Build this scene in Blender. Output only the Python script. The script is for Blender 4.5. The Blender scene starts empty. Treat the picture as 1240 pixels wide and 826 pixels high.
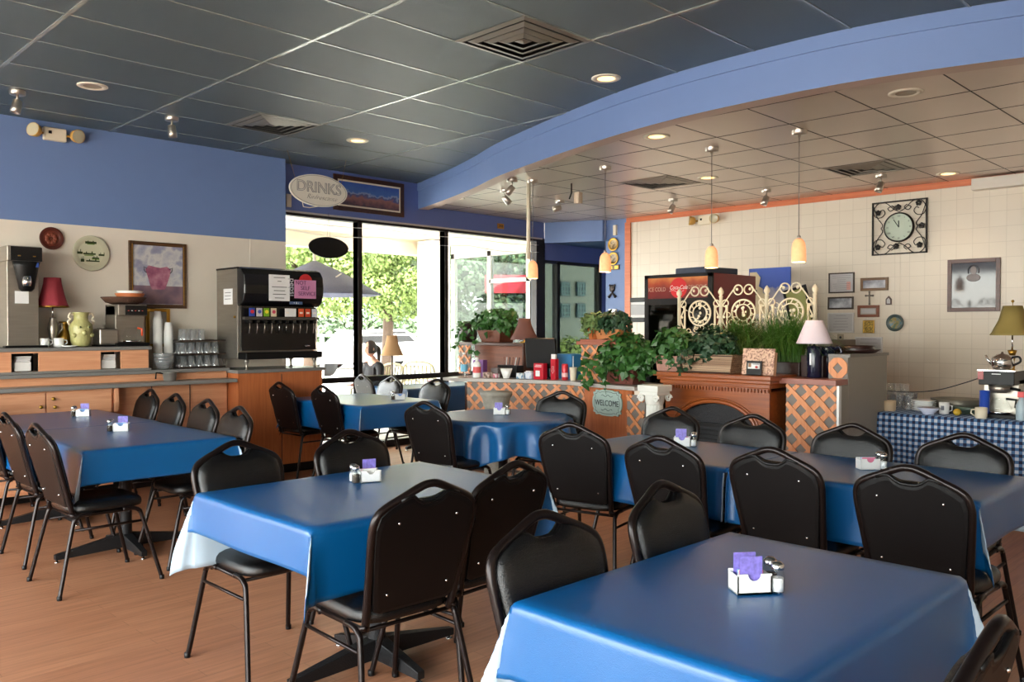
import bpy, bmesh, math, random
from mathutils import Vector, Matrix
random.seed(7)
PI=math.pi
S=bpy.context.scene
C=S.collection
H=1.43; FP=1021.0; PITCH=math.atan(16/FP); SQ=math.sqrt(.5)
# ---------- survey helpers: a sight line met with a known wall / floor / table plane
def ray(u,v):
    r=(u-620)/FP; t=(413-v)/FP; ca,sa=math.cos(PITCH),math.sin(PITCH)
    hf=ca+t*sa; return (hf*SQ+r*SQ, hf*SQ-r*SQ, -sa+t*ca)
def onZ(u,v,z):
    d=ray(u,v);k=(z-H)/d[2];return (d[0]*k,d[1]*k)
def onX(u,v,x):
    d=ray(u,v);k=x/d[0];return (d[1]*k,H+d[2]*k)
def onY(u,v,y):
    d=ray(u,v);k=y/d[1];return (d[0]*k,H+d[2]*k)
# ---------- materials
MATS={}
def lin(c):
    return tuple(((x/255)/12.92 if x/255<=.04045 else ((x/255+.055)/1.055)**2.4) for x in c)
def mat(name,col,rough=.5,metal=0,var=0,vscale=8,bump=0,bscale=60,emit=0,ecol=None,coat=0,trans=0,spec=None,stretch=None,cr=.08):
    if name in MATS: return MATS[name]
    m=bpy.data.materials.new(name); m.use_nodes=True; nt=m.node_tree; b=nt.nodes['Principled BSDF']
    c=lin(col)+(1,)
    b.inputs['Base Color'].default_value=c; b.inputs['Roughness'].default_value=rough; b.inputs['Metallic'].default_value=metal
    if coat: b.inputs['Coat Weight'].default_value=coat; b.inputs['Coat Roughness'].default_value=cr
    if trans: b.inputs['Transmission Weight'].default_value=trans
    if spec is not None: b.inputs['Specular IOR Level'].default_value=spec
    if emit: b.inputs['Emission Color'].default_value=lin(ecol or col)+(1,); b.inputs['Emission Strength'].default_value=emit
    tc=nt.nodes.new('ShaderNodeTexCoord'); mp=nt.nodes.new('ShaderNodeMapping'); nt.links.new(tc.outputs['Object'],mp.inputs[0])
    if stretch: mp.inputs['Scale'].default_value=stretch
    n=nt.nodes.new('ShaderNodeTexNoise'); n.inputs['Scale'].default_value=vscale; n.inputs['Detail'].default_value=4; nt.links.new(mp.outputs[0],n.inputs[0])
    mx=nt.nodes.new('ShaderNodeMix'); mx.data_type='RGBA'
    v=max(var,.03)
    mx.inputs[6].default_value=tuple(x*(1-v) for x in c[:3])+(1,); mx.inputs[7].default_value=tuple(min(1,x*(1+v)) for x in c[:3])+(1,)
    nt.links.new(n.outputs[0],mx.inputs[0]); nt.links.new(mx.outputs[2],b.inputs['Base Color'])
    if bump:
        n2=nt.nodes.new('ShaderNodeTexNoise'); n2.inputs['Scale'].default_value=bscale; nt.links.new(mp.outputs[0],n2.inputs[0])
        bp=nt.nodes.new('ShaderNodeBump'); bp.inputs['Strength'].default_value=bump; bp.inputs['Distance'].default_value=.01
        nt.links.new(n2.outputs[0],bp.inputs['Height']); nt.links.new(bp.outputs[0],b.inputs['Normal'])
    MATS[name]=m; return m
def wood(name,c1,c2,rough=.4,axis=0,scale=1,coat=0):
    if name in MATS: return MATS[name]
    m=bpy.data.materials.new(name); m.use_nodes=True; nt=m.node_tree; b=nt.nodes['Principled BSDF']
    b.inputs['Roughness'].default_value=rough
    if coat: b.inputs['Coat Weight'].default_value=coat; b.inputs['Coat Roughness'].default_value=.15
    tc=nt.nodes.new('ShaderNodeTexCoord'); mp=nt.nodes.new('ShaderNodeMapping')
    sc=[22*scale]*3; sc[axis]=1.3*scale; mp.inputs['Scale'].default_value=sc
    n=nt.nodes.new('ShaderNodeTexNoise'); n.inputs['Scale'].default_value=2; n.inputs['Detail'].default_value=5; n.inputs['Distortion'].default_value=.6
    r=nt.nodes.new('ShaderNodeValToRGB'); r.color_ramp.elements[0].position=.3; r.color_ramp.elements[1].position=.7
    r.color_ramp.elements[0].color=lin(c1)+(1,); r.color_ramp.elements[1].color=lin(c2)+(1,)
    nt.links.new(tc.outputs['Object'],mp.inputs[0]); nt.links.new(mp.outputs[0],n.inputs[0]); nt.links.new(n.outputs[0],r.inputs[0]); nt.links.new(r.outputs[0],b.inputs['Base Color'])
    MATS[name]=m; return m
def brick(name,c1,c2,mortar,w,h,msize,plane='xy',offset=.5,rough=.5,bump=.3,rot=0,noise=0,coat=0,freq=2):
    """tiles / planks / bricks as a node pattern; plane picks the two object axes"""
    if name in MATS: return MATS[name]
    m=bpy.data.materials.new(name); m.use_nodes=True; nt=m.node_tree; b=nt.nodes['Principled BSDF']; L=nt.links
    b.inputs['Roughness'].default_value=rough
    if coat: b.inputs['Coat Weight'].default_value=coat
    tc=nt.nodes.new('ShaderNodeTexCoord'); sp=nt.nodes.new('ShaderNodeSeparateXYZ'); cb=nt.nodes.new('ShaderNodeCombineXYZ')
    L.new(tc.outputs['Object'],sp.inputs[0])
    L.new(sp.outputs['xyz'.index(plane[0])],cb.inputs[0]); L.new(sp.outputs['xyz'.index(plane[1])],cb.inputs[1])
    mp=nt.nodes.new('ShaderNodeMapping'); mp.inputs['Rotation'].default_value=(0,0,rot); L.new(cb.outputs[0],mp.inputs[0])
    t=nt.nodes.new('ShaderNodeTexBrick'); t.offset=offset; t.offset_frequency=freq; L.new(mp.outputs[0],t.inputs[0])
    t.inputs['Scale'].default_value=1; t.inputs['Brick Width'].default_value=w; t.inputs['Row Height'].default_value=h; t.inputs['Mortar Size'].default_value=msize
    t.inputs['Color1'].default_value=lin(c1)+(1,); t.inputs['Color2'].default_value=lin(c2)+(1,); t.inputs['Mortar'].default_value=lin(mortar)+(1,)
    out=t.outputs['Color']
    if noise:
        n=nt.nodes.new('ShaderNodeTexNoise'); n.inputs['Scale'].default_value=3; n.inputs['Detail'].default_value=6
        mp2=nt.nodes.new('ShaderNodeMapping'); mp2.inputs['Scale'].default_value=(1,14,1); L.new(mp.outputs[0],mp2.inputs[0]); L.new(mp2.outputs[0],n.inputs[0])
        mx=nt.nodes.new('ShaderNodeMix'); mx.data_type='RGBA'; mx.blend_type='MULTIPLY'; mx.inputs[0].default_value=noise
        r=nt.nodes.new('ShaderNodeValToRGB'); r.color_ramp.elements[0].position=.35; r.color_ramp.elements[0].color=(.45,.4,.36,1); r.color_ramp.elements[1].position=.65; r.color_ramp.elements[1].color=(1,1,1,1)
        L.new(n.outputs[0],r.inputs[0]); L.new(out,mx.inputs[6]); L.new(r.outputs[0],mx.inputs[7]); out=mx.outputs[2]
    L.new(out,b.inputs['Base Color'])
    if bump:
        bp=nt.nodes.new('ShaderNodeBump'); bp.invert=True; bp.inputs['Strength'].default_value=bump; bp.inputs['Distance'].default_value=.003
        L.new(t.outputs['Fac'],bp.inputs['Height']); L.new(bp.outputs[0],b.inputs['Normal'])
    MATS[name]=m; return m
def glass(name,tint=(1,1,1),refl=.9,white_haze=0):
    if name in MATS: return MATS[name]
    m=bpy.data.materials.new(name); m.use_nodes=True; nt=m.node_tree; L=nt.links
    for n in list(nt.nodes):
        if n.type=='BSDF_PRINCIPLED': nt.nodes.remove(n)
    out=[n for n in nt.nodes if n.type=='OUTPUT_MATERIAL'][0]
    t=nt.nodes.new('ShaderNodeBsdfTransparent'); t.inputs[0].default_value=tint+(1,)
    g=nt.nodes.new('ShaderNodeBsdfGlossy'); g.inputs['Roughness'].default_value=.03
    f=nt.nodes.new('ShaderNodeLayerWeight'); f.inputs[0].default_value=.5
    pw=nt.nodes.new('ShaderNodeMath'); pw.operation='POWER'; pw.inputs[1].default_value=4; L.new(f.outputs['Facing'],pw.inputs[0])
    ml=nt.nodes.new('ShaderNodeMath'); ml.operation='MULTIPLY_ADD'; ml.inputs[1].default_value=.45*refl; ml.inputs[2].default_value=.035*refl; L.new(pw.outputs[0],ml.inputs[0])
    if white_haze:  # whitish diffuse mix puts the glassware's pale shine into its colour
        df=nt.nodes.new('ShaderNodeBsdfTranslucent'); df.inputs[0].default_value=(.9,.93,.95,1); d2=nt.nodes.new('ShaderNodeBsdfDiffuse'); d2.inputs[0].default_value=(.85,.88,.9,1)
        m1=nt.nodes.new('ShaderNodeMixShader'); L.new(df.outputs[0],m1.inputs[1]); L.new(d2.outputs[0],m1.inputs[2])
        m2=nt.nodes.new('ShaderNodeMixShader'); m2.inputs[0].default_value=white_haze; L.new(t.outputs[0],m2.inputs[1]); L.new(m1.outputs[0],m2.inputs[2]); t=m2
    mx=nt.nodes.new('ShaderNodeMixShader'); L.new(ml.outputs[0],mx.inputs[0]); L.new(t.outputs[0],mx.inputs[1]); L.new(g.outputs[0],mx.inputs[2])
    L.new(mx.outputs[0],out.inputs[0]); MATS[name]=m; return m
def gingham(name):
    m=bpy.data.materials.new(name); m.use_nodes=True; nt=m.node_tree; b=nt.nodes['Principled BSDF']; L=nt.links
    b.inputs['Roughness'].default_value=.8
    uv=nt.nodes.new('ShaderNodeUVMap'); sp=nt.nodes.new('ShaderNodeSeparateXYZ'); L.new(uv.outputs[0],sp.inputs[0])
    outs=[]
    for i in range(2):
        fr=nt.nodes.new('ShaderNodeMath'); fr.operation='FRACT'; L.new(sp.outputs[i],fr.inputs[0])
        gt=nt.nodes.new('ShaderNodeMath'); gt.operation='GREATER_THAN'; gt.inputs[1].default_value=.5; L.new(fr.outputs[0],gt.inputs[0]); outs.append(gt.outputs[0])
    ad=nt.nodes.new('ShaderNodeMath'); ad.operation='ADD'; L.new(outs[0],ad.inputs[0]); L.new(outs[1],ad.inputs[1])
    hf=nt.nodes.new('ShaderNodeMath'); hf.operation='MULTIPLY'; hf.inputs[1].default_value=.5; L.new(ad.outputs[0],hf.inputs[0])
    r=nt.nodes.new('ShaderNodeValToRGB'); r.color_ramp.interpolation='CONSTANT'
    e=r.color_ramp.elements; e[0].color=lin((192,200,214))+(1,); e[1].position=.3; e[1].color=lin((72,108,150))+(1,); x=e.new(.8); x.color=lin((10,24,62))+(1,)
    L.new(hf.outputs[0],r.inputs[0]); L.new(r.outputs[0],b.inputs['Base Color']); MATS[name]=m; return m
# ---------- geometry
class MB:
    def __init__(s): s.bm=bmesh.new(); s.mi=0; s.sm=False
    def _f(s,vs):
        try: f=s.bm.faces.new(vs)
        except ValueError: return None
        f.material_index=s.mi; f.smooth=s.sm; return f
    def box(s,x0,y0,z0,x1,y1,z1,M=None):
        P=[(x,y,z) for z in (z0,z1) for y in (y0,y1) for x in (x0,x1)]
        v=[s.bm.verts.new((M@Vector(p)) if M else p) for p in P]
        for q in ((0,2,3,1),(4,5,7,6),(0,1,5,4),(2,6,7,3),(0,4,6,2),(1,3,7,5)): s._f([v[i] for i in q])
        return s
    def cbox(s,c,d,M=None):
        return s.box(c[0]-d[0]/2,c[1]-d[1]/2,c[2]-d[2]/2,c[0]+d[0]/2,c[1]+d[1]/2,c[2]+d[2]/2,M)
    def lathe(s,prof,n=24,cx=0,cy=0,cz=0,M=None,sx=1,sy=1,fl=0,fa=0,cap=True):
        """prof: list of (radius, z)."""
        sm=s.sm; s.sm=True; rings=[]
        for r,z in prof:
            ring=[]
            for i in range(n):
                a=2*PI*i/n; rr=r*(1+fa*math.cos(fl*a)) if fl else r
                p=Vector((cx+rr*math.cos(a)*sx,cy+rr*math.sin(a)*sy,cz+z)); ring.append(s.bm.verts.new(M@p if M else p))
            rings.append(ring)
        for a,b in zip(rings,rings[1:]):
            for i in range(n): s._f([a[i],a[(i+1)%n],b[(i+1)%n],b[i]])
        if cap:
            s.sm=False
            if prof[0][0]>1e-4: s._f(rings[0][::-1])
            if prof[-1][0]>1e-4: s._f(rings[-1])
        s.sm=sm; return s
    def tube(s,pts,r,n=8,closed=False,sx=1,cap=True):
        pts=[Vector(p) for p in pts]; m=len(pts); sm=s.sm; s.sm=True
        rr=r if isinstance(r,(list,tuple)) else [r]*m
        T=[]
        for i in range(m):
            if closed: t=pts[(i+1)%m]-pts[i-1]
            else: t=pts[min(i+1,m-1)]-pts[max(i-1,0)]
            T.append(t.normalized() if t.length>1e-9 else Vector((0,0,1)))
        up=Vector((0,0,1)) if abs(T[0].z)<.9 else Vector((1,0,0))
        N=(up-T[0]*up.dot(T[0])).normalized(); rings=[]
        for i in range(m):
            N=(N-T[i]*N.dot(T[i]));
            if N.length<1e-6: N=T[i].orthogonal()
            N.normalize(); B=T[i].cross(N)
            rings.append([s.bm.verts.new(pts[i]+(N*math.cos(2*PI*k/n)*sx+B*math.sin(2*PI*k/n))*rr[i]) for k in range(n)])
        for i in range(m if closed else m-1):
            a,b=rings[i],rings[(i+1)%m]
            for k in range(n): s._f([a[k],a[(k+1)%n],b[(k+1)%n],b[k]])
        if not closed and cap: s._f(rings[0][::-1]); s._f(rings[-1])
        s.sm=sm; return s
    def prism(s,poly,z0,z1,M=None):
        """poly in xy, extruded z0..z1"""
        a=[s.bm.verts.new((M@Vector((x,y,z0))) if M else (x,y,z0)) for x,y in poly]
        b=[s.bm.verts.new((M@Vector((x,y,z1))) if M else (x,y,z1)) for x,y in poly]
        s._f(a[::-1]); s._f(b); n=len(a)
        for i in range(n): s._f([a[i],a[(i+1)%n],b[(i+1)%n],b[i]])
        return s
    def quad(s,*p):
        s._f([s.bm.verts.new(q) for q in p]); return s
    def sphere(s,c,r,n=12,sx=1,sy=1,sz=1,M=None):
        k=n//2+1
        return s.lathe([(max(r*math.sin(PI*i/(k)),1e-5),-r*math.cos(PI*i/k)*sz) for i in range(k+1)],n,c[0],c[1],c[2],M,sx,sy,cap=False)
    def build(s,name,mats,parent=None,loc=None,rot=None,bevel=0,seg=2,recalc=True,solid=0):
        if recalc: bmesh.ops.recalc_face_normals(s.bm,faces=s.bm.faces)
        me=bpy.data.meshes.new(name); s.bm.to_mesh(me); s.bm.free()
        for m in (mats if isinstance(mats,(list,tuple)) else [mats]): me.materials.append(m)
        o=bpy.data.objects.new(name,me); C.objects.link(o)
        if parent: o.parent=parent
        if loc: o.location=loc
        if rot: o.rotation_euler=rot
        if bevel:
            b=o.modifiers.new('b','BEVEL'); b.width=bevel; b.segments=seg; b.limit_method='ANGLE'; b.angle_limit=math.radians(40)
        if solid:
            b=o.modifiers.new('s','SOLIDIFY'); b.thickness=solid; b.offset=-1; b.material_offset_rim=0
            if isinstance(mats,(list,tuple)) and len(mats)>1: b.material_offset=1
        return o
LABELS=set()
def tag(o,label,cat,group=None,kind=None):
    if label in LABELS and not group: print('DUPLABEL',label)
    LABELS.add(label)
    n=len(label.split())
    if n<4 or n>16: print('LABELLEN',n,label)
    o['label']=label; o['category']=cat
    if group: o['group']=group
    if kind: o['kind']=kind
    return o
def thing(name,label,cat,loc=(0,0,0),rz=0,group=None):
    o=bpy.data.objects.new(name,None); C.objects.link(o); o.empty_display_size=.1
    o.location=loc; o.rotation_euler=(0,0,rz); return tag(o,label,cat,group)
def struct(o): o['kind']='structure'; return o
KIDS={}
def dup(root,loc,rz,label,group=None):
    def cp(o,par=None):
        c=o.copy(); C.objects.link(c)
        if par: c.parent=par
        for k in o.children: cp(k,c)
        return c
    r=cp(root); r.location=loc; r.rotation_euler=(0,0,rz); LABELS.add(label); r['label']=label
    if group: r['group']=group
    elif 'group' in r: del r['group']
    return r
def text(body,size,loc,rot,m,parent,name='lettering',ext=.0008,ax='CENTER',shear=0,sx=1,offset=0):
    c=bpy.data.curves.new(name,'FONT'); c.body=body; c.size=size; c.extrude=ext; c.align_x=ax; c.align_y='CENTER'; c.shear=shear; c.offset=offset
    return solidtext(c,m,name,parent,loc,rot,sx)
def solidtext(c,m,name,parent,loc,rot,sx=1):
    o=bpy.data.objects.new(name,c); C.objects.link(o); bpy.context.view_layer.update()
    me=bpy.data.meshes.new_from_object(o); bpy.data.objects.remove(o); me.materials.clear(); me.materials.append(m)
    o=bpy.data.objects.new(name,me); C.objects.link(o); o.parent=parent; o.location=loc; o.rotation_euler=rot; o.scale=(sx,1,1); return o
def arc(cx,cy,r,a0,a1,n): return [(cx+r*math.cos(a0+(a1-a0)*i/n),cy+r*math.sin(a0+(a1-a0)*i/n)) for i in range(n+1)]
def spline(P,n=8):
    P=[Vector(p) for p in P]; out=[]
    for i in range(len(P)-1):
        a=P[max(i-1,0)];b=P[i];c=P[i+1];d=P[min(i+2,len(P)-1)]
        for k in range(n):
            t=k/n; out.append(.5*((2*b)+(c-a)*t+(2*a-5*b+4*c-d)*t*t+(3*b-a-3*c+d)*t**3))
    out.append(P[-1]); return out
# shared materials
BLK=mat('black_vinyl',(9,9,10),.27,bump=.25,bscale=300,var=.1)
BLKS=mat('black_shell_plastic',(5,4,5),.45,spec=.3)
BRN=mat('dark_bronze_tube',(28,20,19),.28,.5)
VIN=mat('blue_vinyl',(0,84,142),.34,coat=.4,cr=.3,bump=.12,bscale=420,var=.07,vscale=2)
VINW=mat('vinyl_backing',(176,198,216),.7)
IRON=mat('black_iron',(22,22,24),.5,.3,bump=.3,bscale=200)
STEEL=mat('brushed_steel',(164,158,148),.36,.9,var=.15,vscale=4,stretch=(1,1,12))
CHROME=mat('chrome',(215,215,215),.1,1)
NICK=mat('satin_nickel',(190,182,172),.28,.9)
WHITE=mat('white_ceramic',(232,232,230),.25)
PAPER=mat('white_paper',(226,226,226),.8)
INK=mat('dark_ink',(40,40,46),.7)
BLACKP=mat('black_plastic',(9,9,10),.42,spec=.3)
GOLD=mat('antique_brass',(168,128,52),.3,.85)
CREAM=mat('cream_paint',(228,216,192),.45)
MAPLE=wood('maple_laminate',(204,140,102),(220,162,124),.38,axis=2)
MAPLEH=wood('maple_laminate_wide',(204,140,102),(220,162,124),.38,axis=0)
CHERRY=wood('cherry_wood',(126,62,26),(158,84,38),.3,axis=1,coat=.3)
DARKW=wood('dark_wood',(50,26,16),(76,42,26),.35,axis=1)
LATW=wood('lattice_wood',(205,130,82),(224,152,104),.5,axis=2)
LATB=mat('lattice_backing',(128,120,114),.7)
GREYL=mat('grey_laminate',(120,118,115),.35,var=.1,vscale=60)
GLS=glass('window_glass',(.96,.98,.97))
GLT=glass('thin_clear_glass',(.93,.95,.95),1.0)
LEAF=mat('ivy_leaf',(48,92,36),.45,var=.45,vscale=9)
LEAF2=mat('dark_ivy_leaf',(34,66,40),.5,var=.4,vscale=9)
LEAF3=mat('variegated_leaf',(104,128,74),.5,var=.5,vscale=20)
GRASS=mat('grass_blade',(62,104,30),.5,var=.4,vscale=10)
WICK=brick('wicker_weave',(190,160,130),(150,118,92),(70,48,34),.03,.012,.0015,'xz',.5,.6,.8)
WICKR=brick('red_wicker_weave',(120,60,44),(92,44,34),(40,18,14),.03,.012,.0015,'yz',.5,.6,.8)
# =============== the room
XL=-2.6; YN=-2.2; XC=9.3; YW=8.0; YG=8.2; ZC=3.21; ZL=2.93
BLUE=mat('blue_wall_paint',(106,130,178),.55,bump=.05,bscale=80)
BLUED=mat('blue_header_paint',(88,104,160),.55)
BEIGE=mat('beige_wall_paint',(226,216,202),.5)
TILE=brick('square_tile_panel',(222,210,192),(219,206,188),(203,190,172),.152,.152,.0025,'yz',0,.3,.12)
PLANK=brick('floor_planks',(188,132,98),(178,122,90),(138,94,66),.95,.083,.0012,'xy',.37,.36,.1,noise=.42,freq=2)
CEILT=mat('dark_ceiling_tile',(78,92,98),.4,bump=.35,bscale=260,var=.18,vscale=1.4)
CEILB=mat('dark_ceiling_bar',(160,168,164),.22,.4)
LOWT=mat('beige_metal_tile',(196,180,166),.3,.45,var=.05,vscale=2,bump=.02,bscale=3)
LOWB=mat('dark_seam',(40,34,30),.6)
ORNG=wood('orange_trim_wood',(196,104,64),(214,122,80),.45,axis=1)
SOFB=mat('pinkish_soffit_edge',(186,164,152),.5)
BRONZE=mat('dark_window_frame',(34,30,29),.4,.3)
ALU=mat('pale_aluminium',(190,184,176),.4,.3)
m=MB(); m.box(XL,YN,-.06,XC+1.6,YG+.1,0); struct(m.build('floor',PLANK))
# main ceiling with its T-bar grid
m=MB(); m.box(XL,YN,ZC,XC+1.6,YG+.1,ZC+.08); m.mi=1
x=2.84-1.22*4
while x<6.7: m.box(x-.012,YN,ZC-.004,x+.012,YG,ZC+.01); x+=1.22
y=3.36-.61*9
while y<8.2: m.box(XL,y-.008,ZC-.003,6.7,y+.008,ZC+.01); y+=.61
struct(m.build('ceiling',[CEILT,CEILB]))
# curved soffit
CT=[(6.56,8.2),(6.30,7.4),(6.0,6.6),(5.70,5.92),(5.47,5.25),(5.27,4.6),(5.10,3.95),(5.0,3.36),(4.97,2.85),(4.98,2.3),(5.05,1.84),(5.2,1.3),(5.45,.6),(5.85,-.3),(6.3,-1.1),(7.0,-2.2)]
CV=[(p.x,p.y) for p in spline([(a,b,0) for a,b in CT],5)]
def offs(P,d):
    out=[]
    for i in range(len(P)):
        a=Vector(P[max(i-1,0)]);b=Vector(P[min(i+1,len(P)-1)]); t=(b-a).normalized(); n=Vector((-t.y,t.x)); out.append((P[i][0]+n.x*d,P[i][1]+n.y*d))
    return out
def ribbon(P,z0,z1,th,mats,name,bmi=0):
    Q=offs(P,th); m=MB(); n=len(P)
    v=[[m.bm.verts.new((p[0],p[1],z)) for p in pts] for pts,z in ((P,z0),(P,z1),(Q,z1),(Q,z0))]
    for i in range(n-1):
        for j,k in ((0,1),(1,2),(2,3),(3,0)):
            m.mi=bmi if j==3 else 0; m._f([v[j][i],v[j][i+1],v[k][i+1],v[k][i]])
    m.mi=0
    for i in (0,n-1): m._f([v[0][i],v[1][i],v[2][i],v[3][i]])
    return m.build(name,mats)
for f in [0]:
    o=ribbon(CV,2.895,ZC,.14,[BLUE,SOFB],'trim_1',1); struct(o)
    o=ribbon(offs(CV,-.012),3.12,ZC,.012,[BLUE],'trim_2'); struct(o)
m=MB(); inn=offs(CV,.12)
poly=inn+[(XC+.02,YN),(XC+.02,7.3),(8.9,8.2)]
m.prism(poly,ZL,ZL+.03)
m.mi=1
def xin(y):
    for a,b in zip(inn,inn[1:]):
        if (a[1]-y)*(b[1]-y)<=0 and a[1]!=b[1]: return a[0]+(b[0]-a[0])*(y-a[1])/(b[1]-a[1])
    return 9
k=-6
while 1.74+.61*k<8.1:
    y=1.74+.61*k; k+=1
    if y>YN: m.box(xin(y)+.02,y-.004,ZL-.0015,XC,y+.004,ZL+.01)
for k in range(-2,6):
    x=5.85+.61*k
    ys=[y for y in [YN+.02*i for i in range(520)] if xin(min(y,8.15))<x]
    if not ys: continue
    run=[ys[0],ys[0]]; runs=[]
    for y in ys[1:]:
        if y-run[1]>.05: runs.append(run); run=[y,y]
        run[1]=y
    runs.append(run)
    for a,b in runs: m.box(x-.004,a,ZL-.0015,x+.004,min(b,8.18),ZL+.01)
struct(m.build('ceiling_lower',[LOWT,LOWB]))
# left wall: blue band over beige
m=MB(); m.box(XL,YW,2.338,4.62,YW+.3,ZC); m.mi=1; m.box(XL,YW,0,4.62,YW+.3,2.338); m.box(4.21,YW-.004,.9,4.222,YW,2.338); struct(m.build('wall_left',[BLUE,BEIGE]))
# window wall: header, posts, glass
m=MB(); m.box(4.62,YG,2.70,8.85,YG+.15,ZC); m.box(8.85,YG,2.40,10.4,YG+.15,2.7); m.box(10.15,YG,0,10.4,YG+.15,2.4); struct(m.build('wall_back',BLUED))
m=MB(); m.box(4.62,YG-.015,2.685,8.8,YG,2.705); struct(m.build('trim_3',ALU))
wx=[4.66,5.70,7.02,8.72]
for i in range(3):
    a,b=wx[i],wx[i+1]; m=MB()
    m.box(a-.03,YG,0,a+.03,YG+.1,2.70); m.box(b-.03,YG+.001,0,b+.03,YG+.099,2.70)
    m.box(a,YG,2.655,b,YG+.1,2.70); m.box(a,YG,.0,b,YG+.1,.08); m.box(a,YG-.01,.80,b,YG+.1,.86)
    o=struct(m.build('window_%d'%(i+1),BRONZE))
    g=MB(); g.box(a+.02,YG+.04,.05,b-.02,YG+.05,2.68); g.build('pane',GLS,o)
m=MB(); m.box(8.70,YG,0,8.87,YG+.12,2.70); m.box(8.87,YG,2.355,10.15,YG+.1,2.4); m.box(8.87,YG,.0,10.15,YG+.1,.1); m.box(9.13,YG,0,9.19,YG+.1,2.4); m.box(10.09,YG,0,10.15,YG+.1,2.4)
o=struct(m.build('window_4',BRONZE)); g=MB(); g.box(8.86,YG+.04,.05,10.13,YG+.05,2.38); g.build('pane',glass('tinted_glass',(.42,.46,.44),.8),o)
# slanted beam at the alcove, alcove ceiling and the narrow blue wall
m=MB(); m.prism([(8.86,8.2),(9.2,7.42),(9.32,7.42),(9.0,8.2)],2.64,ZL+.02); struct(m.build('trim_4',BLUE))
m=MB(); m.prism([(8.95,8.2),(9.3,7.3),(10.9,7.3),(10.9,8.2)],2.64,2.66); struct(m.build('ceiling_alcove',mat('teal_paint',(70,110,150),.5)))
m=MB(); m.box(XC,7.07,0,XC+.14,7.44,ZL+.02); m.box(XC+.1,7.0,0,10.9,7.07,2.7); m.box(10.4,7.07,0,10.5,8.2,2.7); struct(m.build('wall_alcove',BLUE))
m=MB(); m.box(XC,YN,0,XC+.14,7.07,ZL+.05); m.box(XC-.003,6.9,1,XC,6.92,ZL); m.box(XC-.003,5.9,1,XC,5.91,ZL);m.box(XC-.003,4.83,1,XC,4.84,ZL);m.box(XC-.003,3.44,.6,XC,3.45,ZL); struct(m.build('wall_right',TILE))
m=MB(); m.box(XC-.02,YN,2.865,XC,7.07,ZL); m.box(XC-.025,7.0,0,XC+.001,7.09,2.87); struct(m.build('trim_5',ORNG))
# walls behind the camera: windows all along the west side
m=MB(); m.box(XL-.2,YN-.1,0,XL,YG+.1,.45); m.box(XL-.2,YN-.1,2.75,XL,YG+.1,ZC+.08)
for a,b in ((YN-.1,-1.9),(.45,.6),(3.0,3.15),(5.4,5.55),(7.7,YG+.1)): m.box(XL-.2,a,.45,XL,b,2.75)
struct(m.build('wall_front',BEIGE))
for i,(a,b) in enumerate(((-1.9,.45),(.6,3.0),(3.15,5.4),(5.55,7.7))):
    m=MB(); 
    for (p,q,r,s_) in ((a,.45,a+.05,2.75),(b-.05,.45,b,2.75),(a,.45,b,.5),(a,2.7,b,2.75)): m.box(XL-.12,p,q,XL-.06,r,s_)
    o=struct(m.build('window_%d'%(i+5),BRONZE)); g=MB(); g.box(XL-.095,a+.04,.48,XL-.085,b-.04,2.72); g.build('pane',GLS,o)
m=MB(); m.box(XL-.2,YN-.15,0,XC+.14,YN,ZC+.08); struct(m.build('wall_near',BEIGE))
m=MB(); m.box(XL-.2,YN-.15,ZC+.08,XC+1.6,YG+.2,ZC+.2); struct(m.build('roof',BEIGE))
# =============== outside, beyond the windows
CONC=mat('pale_concrete',(196,192,184),.8,var=.06,vscale=2)
m=MB(); m.box(-14,YG+.1,-.08,40,40,-.02); m.box(-14,-14,-.08,XL-.2,YG+.1,-.02); m.box(XL-.2,-14,-.08,12,YN-.16,-.02); struct(m.build('ground',CONC))
CANO=mat('cream_soffit',(240,228,204),.6)
m=MB(); m.box(-3,YG+.15,2.95,12,YG+3.6,3.25); m.box(-3,YG+3.4,2.7,9.6,YG+3.6,3.4); m.box(9.9,YG+3.6,3.5,18,14.2,3.7); m.box(12,YG+.15,2.95,18,YG+3.6,3.25); struct(m.build('trim_6',CANO))  # slabs beyond the porch canopy are unseen roof, added to shade the courtyard wall
m=MB(); m.box(-.2,-.2,0,.2,.2,2.95); m.box(-.24,-.24,0,.24,.24,.15); o=m.build('porch_column',mat('white_stucco',(238,234,226),.7),loc=(9.42,11.35,-.02)); tag(o,'square white porch column outside the middle window','column')
# glazed storefront return, outside pane three
m=MB(); XO=8.98
y1=onX(548,400,XO)[0]; ya=onX(592,400,XO)[0]; yb=onX(641,400,XO)[0]
for yy in (y1,ya,yb+.03): m.box(XO,yy-.04,0,XO+.07,yy+.04,2.62)
m.box(XO,8.36,2.54,XO+.07,y1+.04,2.64); m.box(XO,8.36,2.12,XO+.07,ya,2.18); m.box(XO,8.36,.0,XO+.07,y1,.12)
o=struct(m.build('window_9',ALU)); g=MB(); g.box(XO+.03,8.38,.1,XO+.04,y1,2.56); g.build('pane',glass('porch_glass',(.6,.66,.64),.6),o)
m=MB(); m.box(XO,8.36,2.64,XO+.12,y1+.04,2.95); struct(m.build('wall_outer',CANO))
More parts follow.
